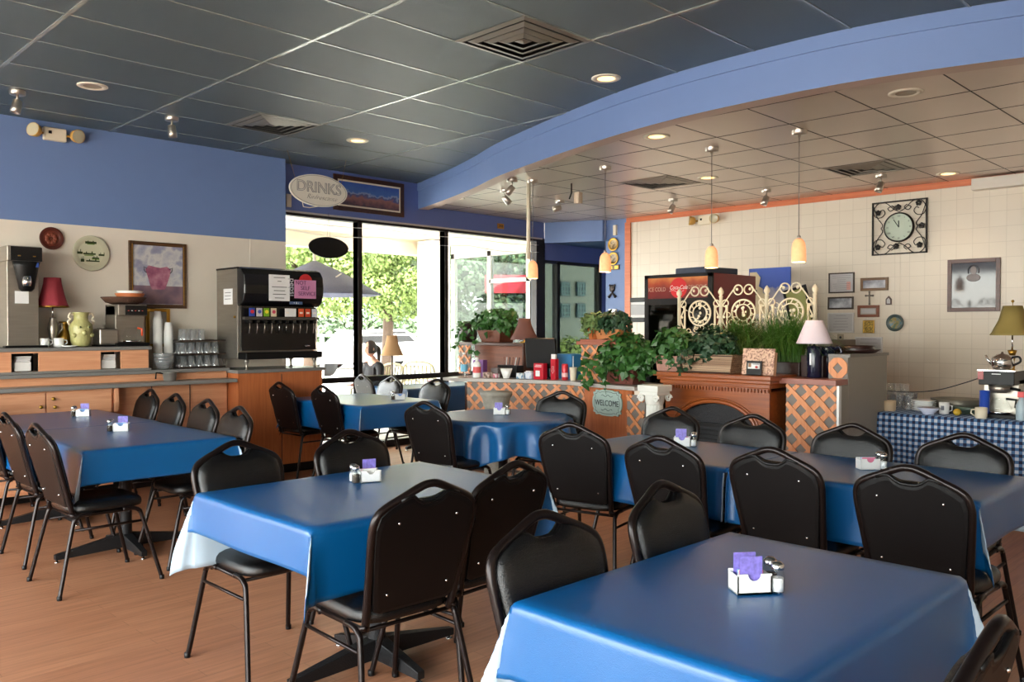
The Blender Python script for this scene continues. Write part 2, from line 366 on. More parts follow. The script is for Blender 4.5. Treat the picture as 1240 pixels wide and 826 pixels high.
# the courtyard wall with four dark squares
m=MB(); m.box(14.0,13.2,0,19,13.4,3.45); struct(m.build('wall_courtyard',mat('grey_green_stucco',(96,104,98),.8)))
SQM=mat('dark_teal_panel',(20,46,54),.6)
for i,(u,v) in enumerate(((684,350),(703,350),(684,376),(703,376))):
    x,z=onY(u,v,13.17); m=MB(); w=.17
    m.box(-w,-.03,-w,w,.0,w); m.mi=1
    for q in (-1,1):
        m.box(q*.06-.012,-.04,-w+.04,q*.06+.012,-.03,w-.04); m.box(-w+.04,-.042,q*.06-.012,w-.04,-.031,q*.06+.012)
    for q in (-1,1):
        m.box(q*(w-.03)-.01,-.041,-w+.02,q*(w-.03)+.01,-.03,w-.02); m.box(-w+.02,-.041,q*(w-.03)-.01,w-.02,-.03,q*(w-.03)+.01)
    o=m.build('wall_plaque',[SQM,mat('pale_teal_line',(60,92,94),.6)],loc=(x,13.17,z))
    tag(o,'dark teal square wall plaque outside the alcove window, %s of four'%['upper left','upper right','lower left','lower right'][i],'wall plaque',group='square plaques on the outer wall')
# low white wall / railing across the lot and hedge
m=MB(); m.box(-6,-.1,.45,10,.1,.95); m.box(-6,-.06,1.2,10,.06,1.26)
for k in range(14): m.box(-6+k*1.2,-.05,-.05,-5.92+k*1.2,.05,1.25)
o=m.build('railing',mat('white_rail_paint',(232,232,230),.6),loc=(9,20,0)); tag(o,'long white railing across the parking lot beyond the trees','railing')
def leafcloud(m,n,c,rx,ry,rz,size,shell=.55,droop=.3,seed=0):
    R=random.Random(seed)
    for i in range(n):
        while 1:
            p=Vector((R.uniform(-1,1),R.uniform(-1,1),R.uniform(-1,1)))
            if shell<p.length<1: break
        q=Vector((c[0]+p.x*rx,c[1]+p.y*ry,c[2]+p.z*rz)); nrm=(p+Vector((R.uniform(-.8,.8),R.uniform(-.8,.8),R.uniform(-.3,1)))).normalized()
        leaf(m,q,nrm,size*R.uniform(.6,1.3),R)
def leaf(m,q,nrm,s,R):
    t=nrm.orthogonal().normalized(); t=Matrix.Rotation(R.uniform(0,2*PI),3,nrm)@t; t.z-=.35; t.normalize(); b=nrm.cross(t)
    if b.length<1e-3: return
    b.normalize(); v=m.bm.verts.new
    p0=v(q); p1=v(q+t*s*.35+b*s*.42-nrm*s*.08); p2=v(q+t*s); p3=v(q+t*s*.35-b*s*.42-nrm*s*.08); p4=v(q+t*s*.45)
    m._f([p0,p1,p4]); m._f([p1,p2,p4]); m._f([p4,p2,p3]); m._f([p4,p3,p0])
TL=mat('tree_leaf',(112,134,66),.6,var=.4,vscale=1.5); TL2=mat('far_tree_leaf',(78,98,66),.6,var=.35,vscale=1.5); BARK=mat('bark',(82,66,54),.9,bump=.6,bscale=30)
def tree(x,y,h,rx,rz,label,n,leafm,seed,size=.16):
    t=thing('tree',label,'tree',(x,y,-.05),0,'trees outside the windows')
    m=MB(); m.tube([(0,0,0),(.05,0,h*.3),(-.05,.05,h*.6),(0,0,h*.85)],[.16,.13,.1,.04],8)
    R=random.Random(seed)
    for k in range(7):
        a=R.uniform(0,2*PI); m.tube([(0,0,h*.35+k*.2),(math.cos(a)*rx*.4,math.sin(a)*rx*.4,h*.5+k*.2),(math.cos(a)*rx*.8,math.sin(a)*rx*.8,h*.55+k*.25)],[.06,.04,.015],6)
    m.build('trunk',BARK,t)
    m=MB()
    for k in range(16):
        a=R.uniform(0,2*PI); r=R.uniform(.1,.75)*rx; zz=h*.55+R.uniform(-.9,.9)*rz
        leafcloud(m,n//16,(math.cos(a)*r,math.sin(a)*r,zz),rx*.42,rx*.42,rz*.38,size,.35,seed=seed*50+k)
    m.build('foliage',leafm,t,recalc=False)
tree(9.3,15.2,5.7,1.7,1.25,'bright green spreading tree outside the left window panes',26000,TL,3,.085)
tree(12.6,17.0,5.9,1.9,1.35,'yellow green tree outside, right of the white porch umbrella',26000,TL,4,.09)
tree(8.6,20.8,6.2,2.0,1.9,'pale tree seen between the soda machine and window post',14000,TL2,5,.13)
tree(15.3,18.6,5.8,1.8,2.2,'grey green tree beyond the porch column',16000,TL2,6,.15)
tree(18.5,18.1,5.8,1.9,2.4,'dim tree seen through the glazed porch return',16000,TL2,8,.17)
m=MB(); 
for k in range(30): leafcloud(m,700,(k*1.1-8,random.uniform(-.6,.6),1.2+random.uniform(-.3,1.2)),1.1,1,1.3,.22,.3,seed=k+900)
o=m.build('hedge',TL2,loc=(8,29,0),recalc=False); tag(o,'tall leafy hedge closing the far side of the lot','hedge')
# bushes by courtyard wall
for i,(u,v,w) in enumerate(((690,415,.35),(712,418,.3))):
    x,z=onY(u,v,12.6); m=MB(); leafcloud(m,900,(0,0,.85),w,w,.42,.09,.2,seed=i+70); m.mi=1; m.lathe([(.12,0),(.20,.5)],12); m.tube([(0,0,.5),(0,0,.9)],.02,6); o=m.build('shrub',[TL,BARK],loc=(x,12.6,-.02),recalc=False)
    tag(o,['leafy shrub low against the plaqued courtyard wall, left one','leafy shrub low against the plaqued courtyard wall, right one'][i],'shrub')
# patio umbrella
t=thing('patio_umbrella','grey blue patio umbrella open outside the first window pane','umbrella',(6.78,10.92,-.02))
m=MB(); m.lathe([(.25,0),(.25,.06),(.03,.08),(.024,.1),(.024,2.55)],12); m.build('pole',ALU,t)
m=MB(); m.lathe([(1.0,1.94),(.75,2.08),(.4,2.28),(.03,2.44)],8,cap=False); m.build('canopy',mat('umbrella_cloth',(84,88,112),.8),t,solid=.01)
m=MB()
for k in range(8):
    a=k*PI/4; m.tube([(.03,0,2.3) if 0 else (.03*math.cos(a),.03*math.sin(a),2.0),(.7*math.cos(a),.7*math.sin(a),2.22)],.012,6)
m.build('ribs',ALU,t)
# white parked van pieces beyond rail
def car(loc,rz,col,label):
    t=thing('car',label,'car',loc,rz); b=mat('car_'+str(col[0]),col,.25,coat=.6)
    prof=[(-2.2,.3),(-2.25,.75),(-1.9,.85),(-1.3,1.35),(.5,1.4),(1.1,.95),(2.1,.8),(2.2,.35)]
    m=MB(); M=Matrix(((1,0,0,0),(0,0,1,0),(0,1,0,0),(0,0,0,1))); m.prism(prof,-.85,.85,M); m.build('body',b,t,bevel=.06,seg=3)
    m=MB(); m.prism([(-1.75,.9),(-1.25,1.28),(.45,1.33),(.95,.95)],-.86,.86,M); m.build('windows',BLACKP,t)
    for x in (-1.4,1.35):
        for y in (-.8,.8):
            m=MB(); MM=Matrix.Translation((x,y,.32))@Matrix.Rotation(PI/2,4,'X'); m.lathe([(.15,-.1),(.32,-.1),(.32,.1),(.15,.1)],18,M=MM); m.build('wheel',BLACKP,t)
car((12.6,22.6,-.02),.05,(228,228,230),'white car parked beyond the railing, seen through the first pane')
car((18.4,25.2,-.02),0,(232,233,234),'white car parked beyond the railing, right of the first')
t=thing('shop_awning','red shop awning far off, seen through the glazed porch door','awning',(15.6,15.0,-.25),-PI/4)
m=MB(); m.prism([(-.5,2.55),(.5,2.75),(.5,3.05),(-.5,3.0)],-1.1,1.1,Matrix(((0,0,1,0),(1,0,0,0),(0,1,0,0),(0,0,0,1)))); m.build('canopy',mat('awning_red',(190,40,56),.6),t)
for s in (-1,1): m=MB(); m.tube([(s,0,0),(s,0,2.6)],.05,8); m.build('post',ALU,t)
# =============== banquet chairs
BK_O=Vector((-.185,0,.44)); ang=math.atan2(.125,.47); BT=Vector((-math.sin(ang),0,math.cos(ang))); BN=Vector((math.cos(ang),0,math.sin(ang)))
def bp(y,t,n=0): return BK_O+BT*t+BN*n+Vector((0,y,0))
def hoop():
    pts=[(.178,-.03),(.188,.10),(.205,.28),(.208,.345),(.198,.385),(.170,.412),(.10,.445),(.035,.474),(0,.480)]
    L=[(a,b) for a,b in pts]; return L+[(-a,b) for a,b in L[-2::-1]]
def make_chair(label,group):
    t=thing('banquet_chair',label,'chair',(0,0,0),0,group)
    # seat cushion
    pol=[]
    for i in range(28):
        a=2*PI*i/28; ca,sa=math.cos(a),math.sin(a); e=.45
        x=.205*math.copysign(abs(ca)**e,ca); y=.205*math.copysign(abs(sa)**e,sa); y*=1-.1*(.2-x)*1.0
        pol.append((x+.012,y))
    m=MB(); m.sm=True; rings=[]
    for s,z in ((.93,.425),(.985,.43),(1,.445),(.985,.462),(.93,.476),(.8,.486),(.5,.492)): rings.append([m.bm.verts.new((x*s,y*s,z)) for x,y in pol])
    for a,b in zip(rings,rings[1:]):
        for i in range(28): m._f([a[i],a[(i+1)%28],b[(i+1)%28],b[i]])
    m._f(rings[0][::-1]); m._f(rings[-1]); m.build('seat',BLK,t)
    # backrest pad and shell
    hp=hoop(); ins=[]
    top=[(.0,.414),(.03,.416),(.05,.426),(.072,.445),(.09,.444),(.12,.432)]
    side=[(.165,.407),(.190,.386),(.200,.345),(.196,.28),(.172,.10),(.165,.045),(.14,.03)]
    half=top+side; outl=half+[(-a,b) for a,b in half[::-1][:-1]]
    cy,ct=0,.2
    m=MB(); m.sm=True; rings=[]
    for s,n in ((1,.004),(1.0,.012),(.985,.024),(.94,.034),(.82,.041),(.55,.044)):
        w_={1:0,1.0:0,.985:.35,.94:.75}.get(s,1)
        rings.append([m.bm.verts.new(bp(y*s,ct+((q if (abs(y)>.12 or q<.3) else q*(1-w_)+w_*(.437-.05*abs(y)))-ct)*s,n)) for y,q in outl])
    k=len(outl)
    for a,b in zip(rings,rings[1:]):
        for i in range(k): m._f([a[i],a[(i+1)%k],b[(i+1)%k],b[i]])
    m._f(rings[0][::-1]); m._f(rings[-1]); m.build('backrest',BLK,t)
    m=MB(); rings=[]
    for s,n in ((1.0,.004),(1.02,-.002),(1.0,-.009),(.93,-.012)):
        rings.append([m.bm.verts.new(bp(y*s,ct+(q-ct)*s,n)) for y,q in outl])
    for a,b in zip(rings,rings[1:]):
        for i in range(k): m._f([a[i],a[(i+1)%k],b[(i+1)%k],b[i]])
    m._f(rings[-1]); sh=m.build('back_shell',BLKS,t)
    for y,q in ((.12,.36),(-.12,.36),(.125,.1),(-.125,.1)):
        m=MB(); c=bp(y,q,-.014); m.sphere(c,.0055,8); r=m.build('rivet',CHROME,sh)
    # handle lip along the dip
    m=MB(); m.tube([bp(y,q+.003,-.006) for y,q in [(-a,b) for a,b in top[::-1]]+top[1:]],.007,6); m.build('handle_lip',BLKS,t)
    m=MB(); m.tube([bp(a,b,.006) for a,b in [(p.x,p.y) for p in spline([(a,b,0) for a,b in hp],3)]],.0145,8,sx=1.0); m.build('back_frame',BRN,t)
    # legs
    for sx_ in (1,-1):
        for y in (1,-1):
            m=MB(); xf=.275 if sx_>0 else -.265; xt=.15 if sx_>0 else -.15
            P=spline([(xt-.07*sx_,.198*y,.420),(xt-.02*sx_,.199*y,.420),(xt+.015*sx_,.201*y,.405),(xt+.035*sx_,.204*y,.36),(xf-.01*sx_,.238*y,.05),(xf,.245*y,.012)],4)
            m.tube(P,.0115,8); l=m.build('leg',BRN,t)
            m=MB(); m.lathe([(.013,0),(.014,.004),(.014,.02),(.011,.024)],8,xf,.245*y,0); m.build('foot_cap',BLACKP,l)
    for y in (1,-1):
        m=MB(); m.tube([(.175,.208*y,.345),(-.175,.208*y,.345)],.0075,6); m.build('stretcher',BRN,t)
        m=MB(); m.tube([(.13,.197*y,.418),(-.17,.190*y,.418),(-.19,.186*y,.43)],.0105,6); m.build('seat_rail',BRN,t)
    for q in (-.15,.12): m=MB(); m.tube([(q,-.19,.402),(q,.19,.402)],.008,6); m.build('cross_bar',BRN,t)
    return t
chair0=None
def chair(apex,deg,label,group='black banquet chairs around the blue tables'):
    global chair0
    a=math.radians(deg); f=Vector((math.cos(a),math.sin(a))); c=Vector(apex)+f*.318
    if chair0 is None:
        chair0=make_chair(label,group); chair0.location=(c.x,c.y,0); chair0.rotation_euler=(0,0,a); return
    dup(chair0,(c.x,c.y,0),a,label,group)
def AP(u,v,z=.913): return onZ(u,v,z)
G1='chairs around the long left table'; G2='chairs at the centre foreground table'; G3='chairs at the nearest table'; G4='chairs along the long right table'; G5='chairs at the back window tables'
chair((1.375,5.03),1,'black banquet chair at near end of the left table, camera side, full back visible',G1)
chair((1.42,5.80),0,'black banquet chair second from near end on open-floor side of left table',G1)
chair((1.45,6.56),0,'black banquet chair third from near end on open-floor side of left table',G1)
chair((1.45,7.22),0,'black banquet chair at far left frame edge, nearest the wooden cupboard doors',G1)
chair((2.66,5.17),180,'black banquet chair on soda-machine side of left table, nearest the camera',G1)
chair((2.76,5.84),180,'black banquet chair on soda-machine side of left table, second from camera',G1)
chair((2.82,6.52),180,'black banquet chair on soda-machine side of left table, third from camera',G1)
chair((2.88,7.16),180,'black banquet chair on far side of left table, nearest the wooden ledge bracket',G1)
chair((1.82,3.62),-90,'black banquet chair behind drooping left corner of the centre foreground table',G2)
chair((2.42,3.60),-90,'black banquet chair behind the centre foreground table, closer to the window side',G2)
chair(AP(525,583),87,'black banquet chair back to camera at centre foreground table, left one with open handle',G2)
chair(AP(628,560),93,'black banquet chair back to camera at right of centre foreground table',G2)
chair(AP(650,619),-94,'black banquet chair at left end of the nearest table, padded front showing',G3)
chair(AP(795,583),-88,'black banquet chair behind nearest table, middle of far long side',G3)
chair((1.66,.425),92,'black banquet chair cut off by bottom right corner of the photo',G3)
chair(AP(690,513),13,'black banquet chair at round-table end of long right table, back to camera',G4)
chair(AP(797,529),3,'black banquet chair at long right table, second from the round table, back to camera',G4)
chair(AP(932,543),0,'black banquet chair, back to camera, between seam and blue table end, third of four',G4)
chair(AP(1098,565),0,'black banquet chair, back to camera, nearest the right edge of the photo',G4)
chair(AP(817,493),180,'black banquet chair in front of the fireplace, left side, facing camera',G4)
chair(AP(915,502),180,'black banquet chair in front of the fireplace right side, facing camera',G4)
chair(AP(1035,513),180,'black banquet chair in front of the grey cabinet panel, facing camera',G4)
chair(AP(1170,525),180,'black banquet chair in front of the checked tablecloth, facing camera',G4)
chair(AP(336,463),2,'black banquet chair against the soda cabinet, left of the window-side table',G5)
chair(AP(388,467),0,'black banquet chair at window-side table, right of the soda cabinet chair',G5)
chair(AP(512,486.5),8,'black banquet chair back to camera at left of the round table',G5)
chair(AP(531,459),183,'black banquet chair far side of window-side table, closer to the cashier counter',G5)
chair(AP(477,455.5),178,'black banquet chair far side of window-side table, under the pleated lamp',G5)
chair((5.42,7.80),-8,'grey-backed banquet chair pushed sideways against the window mullion',G5)
chair(AP(682,474),200,'black banquet chair on cashier counter side of the round table',G5)
# =============== tables and cloths
def cloth(name,w,d,dx0,dx1,dy0,dy1,parent_loc,label,seam=(),wave=.008,seed=0):
    """cloth over a w x d top centred on its own origin; d** = drop on -x,+x,-y,+y sides; seam: sides that meet a neighbour"""
    R=random.Random(seed); r=.018; m=MB(); m.sm=True
    hx,hy=w/2,d/2
    def samples(h,a,b):
        s=[-h-a+a*i/14 for i in range(14)]+[-h+2*h*i/22 for i in range(23)]+[h+b*(i+1)/14 for i in range(14)]
        return s
    U=samples(hx,dx0,dx1); V=samples(hy,dy0,dy1); ph=R.uniform(0,6)
    def hang(s,tilt):
        # distance s past the edge, leaving at angle 'tilt' from vertical after a small roll
        full=PI/2-tilt; L=r*full
        if s<L: th=s/r; return r*math.sin(th), -(r-r*math.cos(th))
        o=r*math.sin(full); z=-(r-r*math.cos(full)); q=s-L
        return o+q*math.sin(tilt), z-q*math.cos(tilt)
    grid=[]
    for u in U:
        row=[]
        for v in V:
            eu=max(0,abs(u)-hx); ev=max(0,abs(v)-hy); su=math.copysign(1,u); sv=math.copysign(1,v)
            x=max(-hx,min(hx,u)); y=max(-hy,min(hy,v)); z=0
            if eu>0 and ev>0:
                rho=math.hypot(eu,ev); phi=math.atan2(ev,eu)
                az=PI/4
                if ('+x' if su>0 else '-x') in seam: az=PI/2
                if ('+y' if sv>0 else '-y') in seam: az=0
                w_=math.sin(2*phi); ti=.05+ .32*(abs(w_)**1.1)
                if seam and az!=PI/4: ti=.05+.42*abs(w_)**1.2
                o,z=hang(rho,ti)
                # azimuth runs from the side normal to the fold direction and back
                k=math.sin(phi)**2
                aa=az*min(1,2.2*abs(w_)) + (0 if phi<PI/4 else PI/2)*(1-min(1,2.2*abs(w_)))
                x+=su*o*math.cos(aa); y+=sv*o*math.sin(aa)
            elif eu>0:
                wv=wave*math.sin(v*9+ph)*(eu/.25)*(1-abs(v)/hy)**.3; o,z=hang(eu,.05); x+=su*(o+wv)
            elif ev>0:
                wv=wave*math.sin(u*8+ph)*(ev/.25)*(1-abs(u)/hx)**.3; o,z=hang(ev,.05); y+=sv*(o+wv)
            row.append(m.bm.verts.new((x,y,z)))
        grid.append(row)
    for i in range(len(U)-1):
        for j in range(len(V)-1): m._f([grid[i][j],grid[i+1][j],grid[i+1][j+1],grid[i][j+1]])
    o=m.build(name,[VIN,VINW],loc=parent_loc,recalc=False,solid=.0022); return tag(o,label,'tablecloth')
def pedestal(t,w,d,cross=True,off=0):
    m=MB(); m.box(-w/2,-d/2,.715,w/2,d/2,.742); m.build('tabletop',DARKW,t,bevel=.004)
    m=MB(); m.lathe([(.04,.03),(.038,.08),(.036,.68),(.09,.70),(.14,.714)],16); m.build('column',IRON,t)
    for k in range(4):
        a=k*PI/2+off; L=.42 if k%2==0 else .30; M=Matrix.Rotation(a,4,'Z'); m=MB(); 
        P=[(.03,.03,.03,.115),(L,.018,.018,.05)]
        v=[]
        for x,hw,zb,zt in P:
            v+=[m.bm.verts.new(M@Vector(p)) for p in ((x,-hw,zb),(x,hw,zb),(x,hw,zt),(x,-hw,zt))]
        for i in range(4): m._f([v[i],v[(i+1)%4],v[4+(i+1)%4],v[4+i]])
        m._f(v[:4][::-1]); m._f(v[4:]); l=m.build('base_foot',IRON,t,bevel=.003)
        m=MB(); c=M@Vector((L-.015,0,0)); m.lathe([(.016,0),(.016,.006),(.006,.008),(.006,.022)],10,c.x,c.y,0); m.build('levelling_glide',CHROME,l)
ZT=.748
def rtable(x0,y0,x1,y1,where,drops,seam=(),seed=0):
    w,d=x1-x0,y1-y0; c=((x0+x1)/2,(y0+y1)/2)
    t=thing('pedestal_table','iron pedestal table under cloth, '+where,'table',(c[0],c[1],0))
    pedestal(t,w-.02,d-.02)
    cloth('tablecloth',w,d,*drops,(c[0],c[1],ZT),'blue vinyl cloth draped over '+where,seam,seed=seed); return c
rtable(1.62,4.97,2.50,6.165,'nearer half of the long left table',(.27,.27,.2,.03),('+y',),seed=1)
rtable(1.62,6.19,2.52,7.42,'far half of the long left table',(.27,.27,.03,.2),('-y',),seed=2)
rtable(1.54,2.50,2.70,3.37,'the centre foreground table',(.17,.2,.26,.33),seed=3)
rtable(1.49,.76,2.50,1.47,'the nearest table, bottom right',(.2,.2,.27,.27),seed=4)
rtable(3.64,2.165,4.38,3.24,'fireplace half of the long right table',(.27,.27,.03,.2),('-y',),seed=5)
rtable(3.64,1.05,4.38,2.14,'end half of the long right table near checked cloth',(.27,.27,.2,.03),('+y',),seed=6)
rtable(4.26,6.12,5.12,7.33,'the window-side table by the soda cabinet',(.26,.26,.22,.22),seed=7)
# window ledge table
rtable(5.82,7.46,7.1,8.1,'the small table right against the window',(.2,.2,.3,.02),('+y',),seed=8)
# round table
RC=(4.60,4.70); RR=.50
t=thing('round_table','round iron pedestal table under a pleated blue cloth','table',(RC[0],RC[1],0))
m=MB(); m.lathe([(RR-.01,.715),(RR-.01,.742)],40); m.build('tabletop',DARKW,t)
m=MB(); m.lathe([(.04,.03),(.036,.08),(.036,.68),(.14,.714)],16); m.build('column',IRON,t)
for k in range(4):
    a=k*PI/2+.4; m=MB(); m.tube([(0,0,.07),(.38*math.cos(a),.38*math.sin(a),.02)],[.04,.02],8); m.build('base_foot',IRON,t)
m=MB(); m.sm=True; N=160; rings=[]
for s in [0,.2,.4,.48,.495,.5]+[.5+.012*i for i in range(1,6)]+[.58+.02*i for i in range(15)]:
    ring=[]
    for i in range(N):
        a=2*PI*i/N
        hem=.30+.055*math.cos(4*(a-.2))
        if s<=.5: x=s; z=0
        else:
            q=(s-.5)/.36*hem; am=.055*min(1,q/.16)*math.sin(13*a+.7*math.sin(2*a))+.02*min(1,q/.2)*math.sin(5*a+1)
            z=-q+.0; x=.5+.018*min(1,q/.02)+.02+max(-.02,am*.9) if q>.02 else .5+.018*q/.02
            if q<=.02: z=-q*.6
        ring.append(m.bm.verts.new((x*math.cos(a),x*math.sin(a),z)))
    rings.append(ring)
for a,b in zip(rings[1:],rings[2:]):
    for i in range(N): m._f([a[i],a[(i+1)%N],b[(i+1)%N],b[i]])
m._f(rings[1]); 
o=m.build('tablecloth',[VIN,VINW],loc=(RC[0],RC[1],ZT),recalc=True,solid=.002); tag(o,'blue vinyl cloth hanging in deep folds from the round table','tablecloth')
# =============== table condiments
CARD=mat('purple_card_print',(128,116,196),.4,var=.75,vscale=70)
SUG=[mat('pink_packet',(214,120,150),.7),mat('white_packet',(235,235,232),.7),mat('blue_packet',(120,160,215),.7)]
SALT=mat('salt',(240,240,240),.9); PEPR=mat('ground_pepper',(70,60,52),.9,var=.5,vscale=300)
cad0=shk0=pep0=crd0=pk0=None
def condiments(u,v,where,rz,scale=1,card=1,packs=3,zt=ZT+.001,pos=None):
    global cad0,shk0,pep0,crd0,pk0
    x,y=pos or onZ(u,v,zt); a=math.radians(rz); z=zt+.001
    def L(px,py): return (x+px*math.cos(a)-py*math.sin(a),y+px*math.sin(a)+py*math.cos(a),z)
    lab='white ceramic sugar caddy on '+where
    if cad0 is None:
        cad0=thing('sugar_caddy',lab,'sugar caddy',(0,0,0),0,'sugar caddies'); W,D,Hh=.046,.032,.052
        m=MB(); m.box(-W,-D,0,W,D,.005)
        m.box(-W,-D,0,-W+.004,D,Hh*.9); m.box(W-.004,-D,0,W,D,Hh*.9)
        for yy in (-D,D-.004):
            pol=[(-W,0),(W,0),(W,Hh),(.018,Hh)]+[(p,q) for p,q in arc(0,Hh,.018,0,-PI,8)][1:-1]+[(-.018,Hh),(-W,Hh)]
            MM=Matrix(((1,0,0,0),(0,0,1,yy),(0,1,0,0),(0,0,0,1))); m.prism(pol,0,.004,MM)
        m.build('holder',WHITE,cad0); cad0.location=L(0,0); cad0.rotation_euler=(0,0,a)
    else: dup(cad0,L(0,0),a,lab,'sugar caddies')
    for kind,off in (('salt',(.066,-.018)),('pepper',(.066,.024))):
        lab='glass %s shaker beside the caddy on %s'%(kind,where)
        p0=shk0 if kind=='salt' else pep0
        if p0 is None:
            t=thing(kind+'_shaker',lab,'shaker',L(*off),0,kind+' shakers')
            m=MB(); m.lathe([(.0175,0),(.019,.004),(.019,.042),(.015,.058),(.0155,.062)],10); m.build('bottle',GLT,t)
            m=MB(); m.lathe([(.0165,.004),(.0165,.038)],10); m.build('salt' if kind=='salt' else 'pepper',SALT if kind=='salt' else PEPR,t)
            m=MB(); m.lathe([(.017,.060),(.018,.064),(.017,.073),(.010,.079),(.0,.08)],14); m.build('cap',CHROME,t)
            if kind=='salt': shk0=t
            else: pep0=t
        else: dup(p0,L(*off),0,lab,kind+' shakers')
    for k in range(packs):
        m=MB(); m.box(-.032,-.0012,0,.032,.0012,.050)
        o=m.build('sweetener_packet',SUG[k%3],loc=tuple(Vector(L(0,-.012+.011*k))+Vector((0,0,.006))),rot=(.08*k-.08,0,a))
        tag(o,'%s sweetener packet standing in caddy on %s'%(['pink','white','pale blue'][k%3],where),'packet','sweetener packets')
    if card:
        for j in range(card):
            m=MB(); m.box(-.030,-.0008,0,.030,.0008,.088)
            o=m.build('promo_card',CARD,loc=tuple(Vector(L(-.006,-.021+.042*j))+Vector((0,0,.007))),rot=(0,0,a))
            tag(o,'purple %s promotional card standing in caddy on %s'%(['front','rear'][j],where),'card','promotional cards')
condiments(908,716,'the nearest table',-38,card=2)
condiments(447,583,'the centre foreground table',160,card=1,packs=2)
condiments(147,522,'near half of left table',150,card=1)
condiments(101,504,'far half of left table',150,card=1)
condiments(484,484,'the window-side table',150,card=0)
condiments(605,502,'the round table',-50,card=1)
condiments(826,540,'fireplace half of right table',-60,card=2)
condiments(1051,568,'end half of right table',-45,card=0)
condiments(0,0,'the small table against the window',0,card=0,pos=(6.35,7.75))
# =============== ceiling fixtures
RECESS_MAIN=[onZ(112,104,ZC),onZ(734,94.5,ZC),onZ(433,170,ZC)]
RECESS_LOW=[onZ(795,165,ZL),onZ(1097,112,ZL),onZ(857,215,ZL),onZ(1148,210,ZL),onZ(552,240,ZL)]
WARM=mat('lit_lens',(255,214,150),.5,emit=1.6,ecol=(255,205,130)); DIMW=mat('unlit_lens',(150,140,120),.5)
names=['main ceiling near the left wall','main ceiling beside the curved soffit','main ceiling close to the window header','low ceiling just inside the curved soffit','low ceiling nearest the camera, mostly unlit','low ceiling in the middle, above pendants','low ceiling close to the tiled wall clock','low ceiling by the window header']
for i,(x,y) in enumerate(RECESS_MAIN+RECESS_LOW):
    z=ZC if i<3 else ZL; t=thing('recessed_light','round recessed light in the '+names[i],'ceiling light',(x,y,z),0,'recessed ceiling lights')
    m=MB(); m.lathe([(.062,-.001),(.064,-.006),(.098,-.008),(.105,-.004),(.105,.001)],32,cap=False); m.build('trim_ring',mat('off_white_ring',(222,214,196),.45),t)
    m=MB(); m.lathe([(.063,-.002),(.05,.0),(.001,.0012)],32,cap=False,cz=-.003); m.build('lens',DIMW if i in (0,4) else WARM,t)
def vent(x,y,z,label,mt):
    t=thing('ceiling_vent',label,'ceiling vent',(x,y,z),0,'square ceiling vents')
    def sq(h0,z0,h1,z1,name,mm):
        m=MB(); P=[(-1,-1),(1,-1),(1,1),(-1,1)]
        a=[m.bm.verts.new((p*h0,q*h0,z0)) for p,q in P]; b=[m.bm.verts.new((p*h1,q*h1,z1)) for p,q in P]
        for i in range(4): m._f([a[i],a[(i+1)%4],b[(i+1)%4],b[i]])
        return m.build(name,mm,t,solid=.003,recalc=False)
    m=MB(); m.box(-.29,-.29,-.001,.29,.29,.002); m.build('dark_plenum',BLACKP,t)
    sq(.303,-.002,.270,-.008,'frame',mt)
    for h in (.245,.175,.11): sq(h,-.004,h-.042,-.014,'louvre',mt)
    m=MB(); m.lathe([(.001,-.020),(.055,-.006)],4,cap=False,M=Matrix.Rotation(PI/4,4,'Z')); m.build('centre_cone',mt,t)
VM=mat('satin_grey_metal',(140,138,130),.35,.5); VM2=mat('beige_vent_metal',(140,128,116),.35,.5)
vent(3.765,3.665,ZC,'square louvred ceiling vent nearest the camera in dark ceiling',VM)
vent(3.765,6.72,ZC,'square louvred ceiling vent by left blue wall above drinks sign',VM)
vent(7.98,3.265,ZL,'square vent in low ceiling near the iron clock',VM2)
vent(7.25,5.095,ZL,'square vent in low ceiling above the cooler side',VM2)
def spot(u,v,z,label,az=0,tilt=.5,adv=None):
    x,y=onZ(u,v,z); t=thing('spotlight',label,'spotlight',(x,y,z),math.radians(az),'small nickel ceiling spotlights')
    m=MB(); m.lathe([(.055,0),(.055,-.028),(.05,-.032),(.001,-.032)],20,cap=False); m.build('canopy',NICK,t)
    m=MB(); m.tube([(0,0,-.03),(0,0,-.075)],.009,8); m.build('stem',NICK,t)
    M=Matrix.Translation((0,0,-.085))@Matrix.Rotation(tilt,4,'Y'); m=MB(); m.lathe([(.02,.02),(.032,.012),(.036,-.05),(.036,-.085),(.030,-.085),(.026,-.06)],18,M=M,cap=False); m.lathe([(.026,-.06),(.001,-.06)],18,M=M,cap=False); m.build('lamp_head',NICK,t)
spot(21,110,ZC,'nickel spotlight on dark ceiling at far left above emergency light',0,.2)
spot(208,142,ZC,'nickel spotlight on dark ceiling above the tall blue wall',0,-.1)
spot(620,217,ZL,'nickel spotlight by the long white pendant rod, upper of the pair',-60,.7)
spot(611,230,ZL,'nickel spotlight by the long white pendant rod, lower of the pair',160,.8)
spot(928,230,ZL,'nickel spotlight in low ceiling close to tiled wall, between pendants',-45,.4)
spot(1067,212,ZL,'nickel spotlight in low ceiling directly above the iron clock',-45,.4)
spot(815,241,ZL,'nickel spotlight in low ceiling above the small emergency light',-45,.5)
spot(678,243,ZL,'nickel spotlight pointing sideways near the alcove beam',-45,1.3)
x,y=onZ(692,222,ZL); t=thing('speaker','small beige speaker hanging by a black bracket from low ceiling','speaker',(x,y,ZL))
m=MB(); m.tube([(0,0,0),(0,0,-.10),(.0,.03,-.16)],.008,6); m.build('bracket',BLACKP,t)
m=MB(); m.box(.02,-.08,-.21,.09,-.01,-.09); m.build('case',mat('beige_case',(206,184,160),.5),t,bevel=.012); 
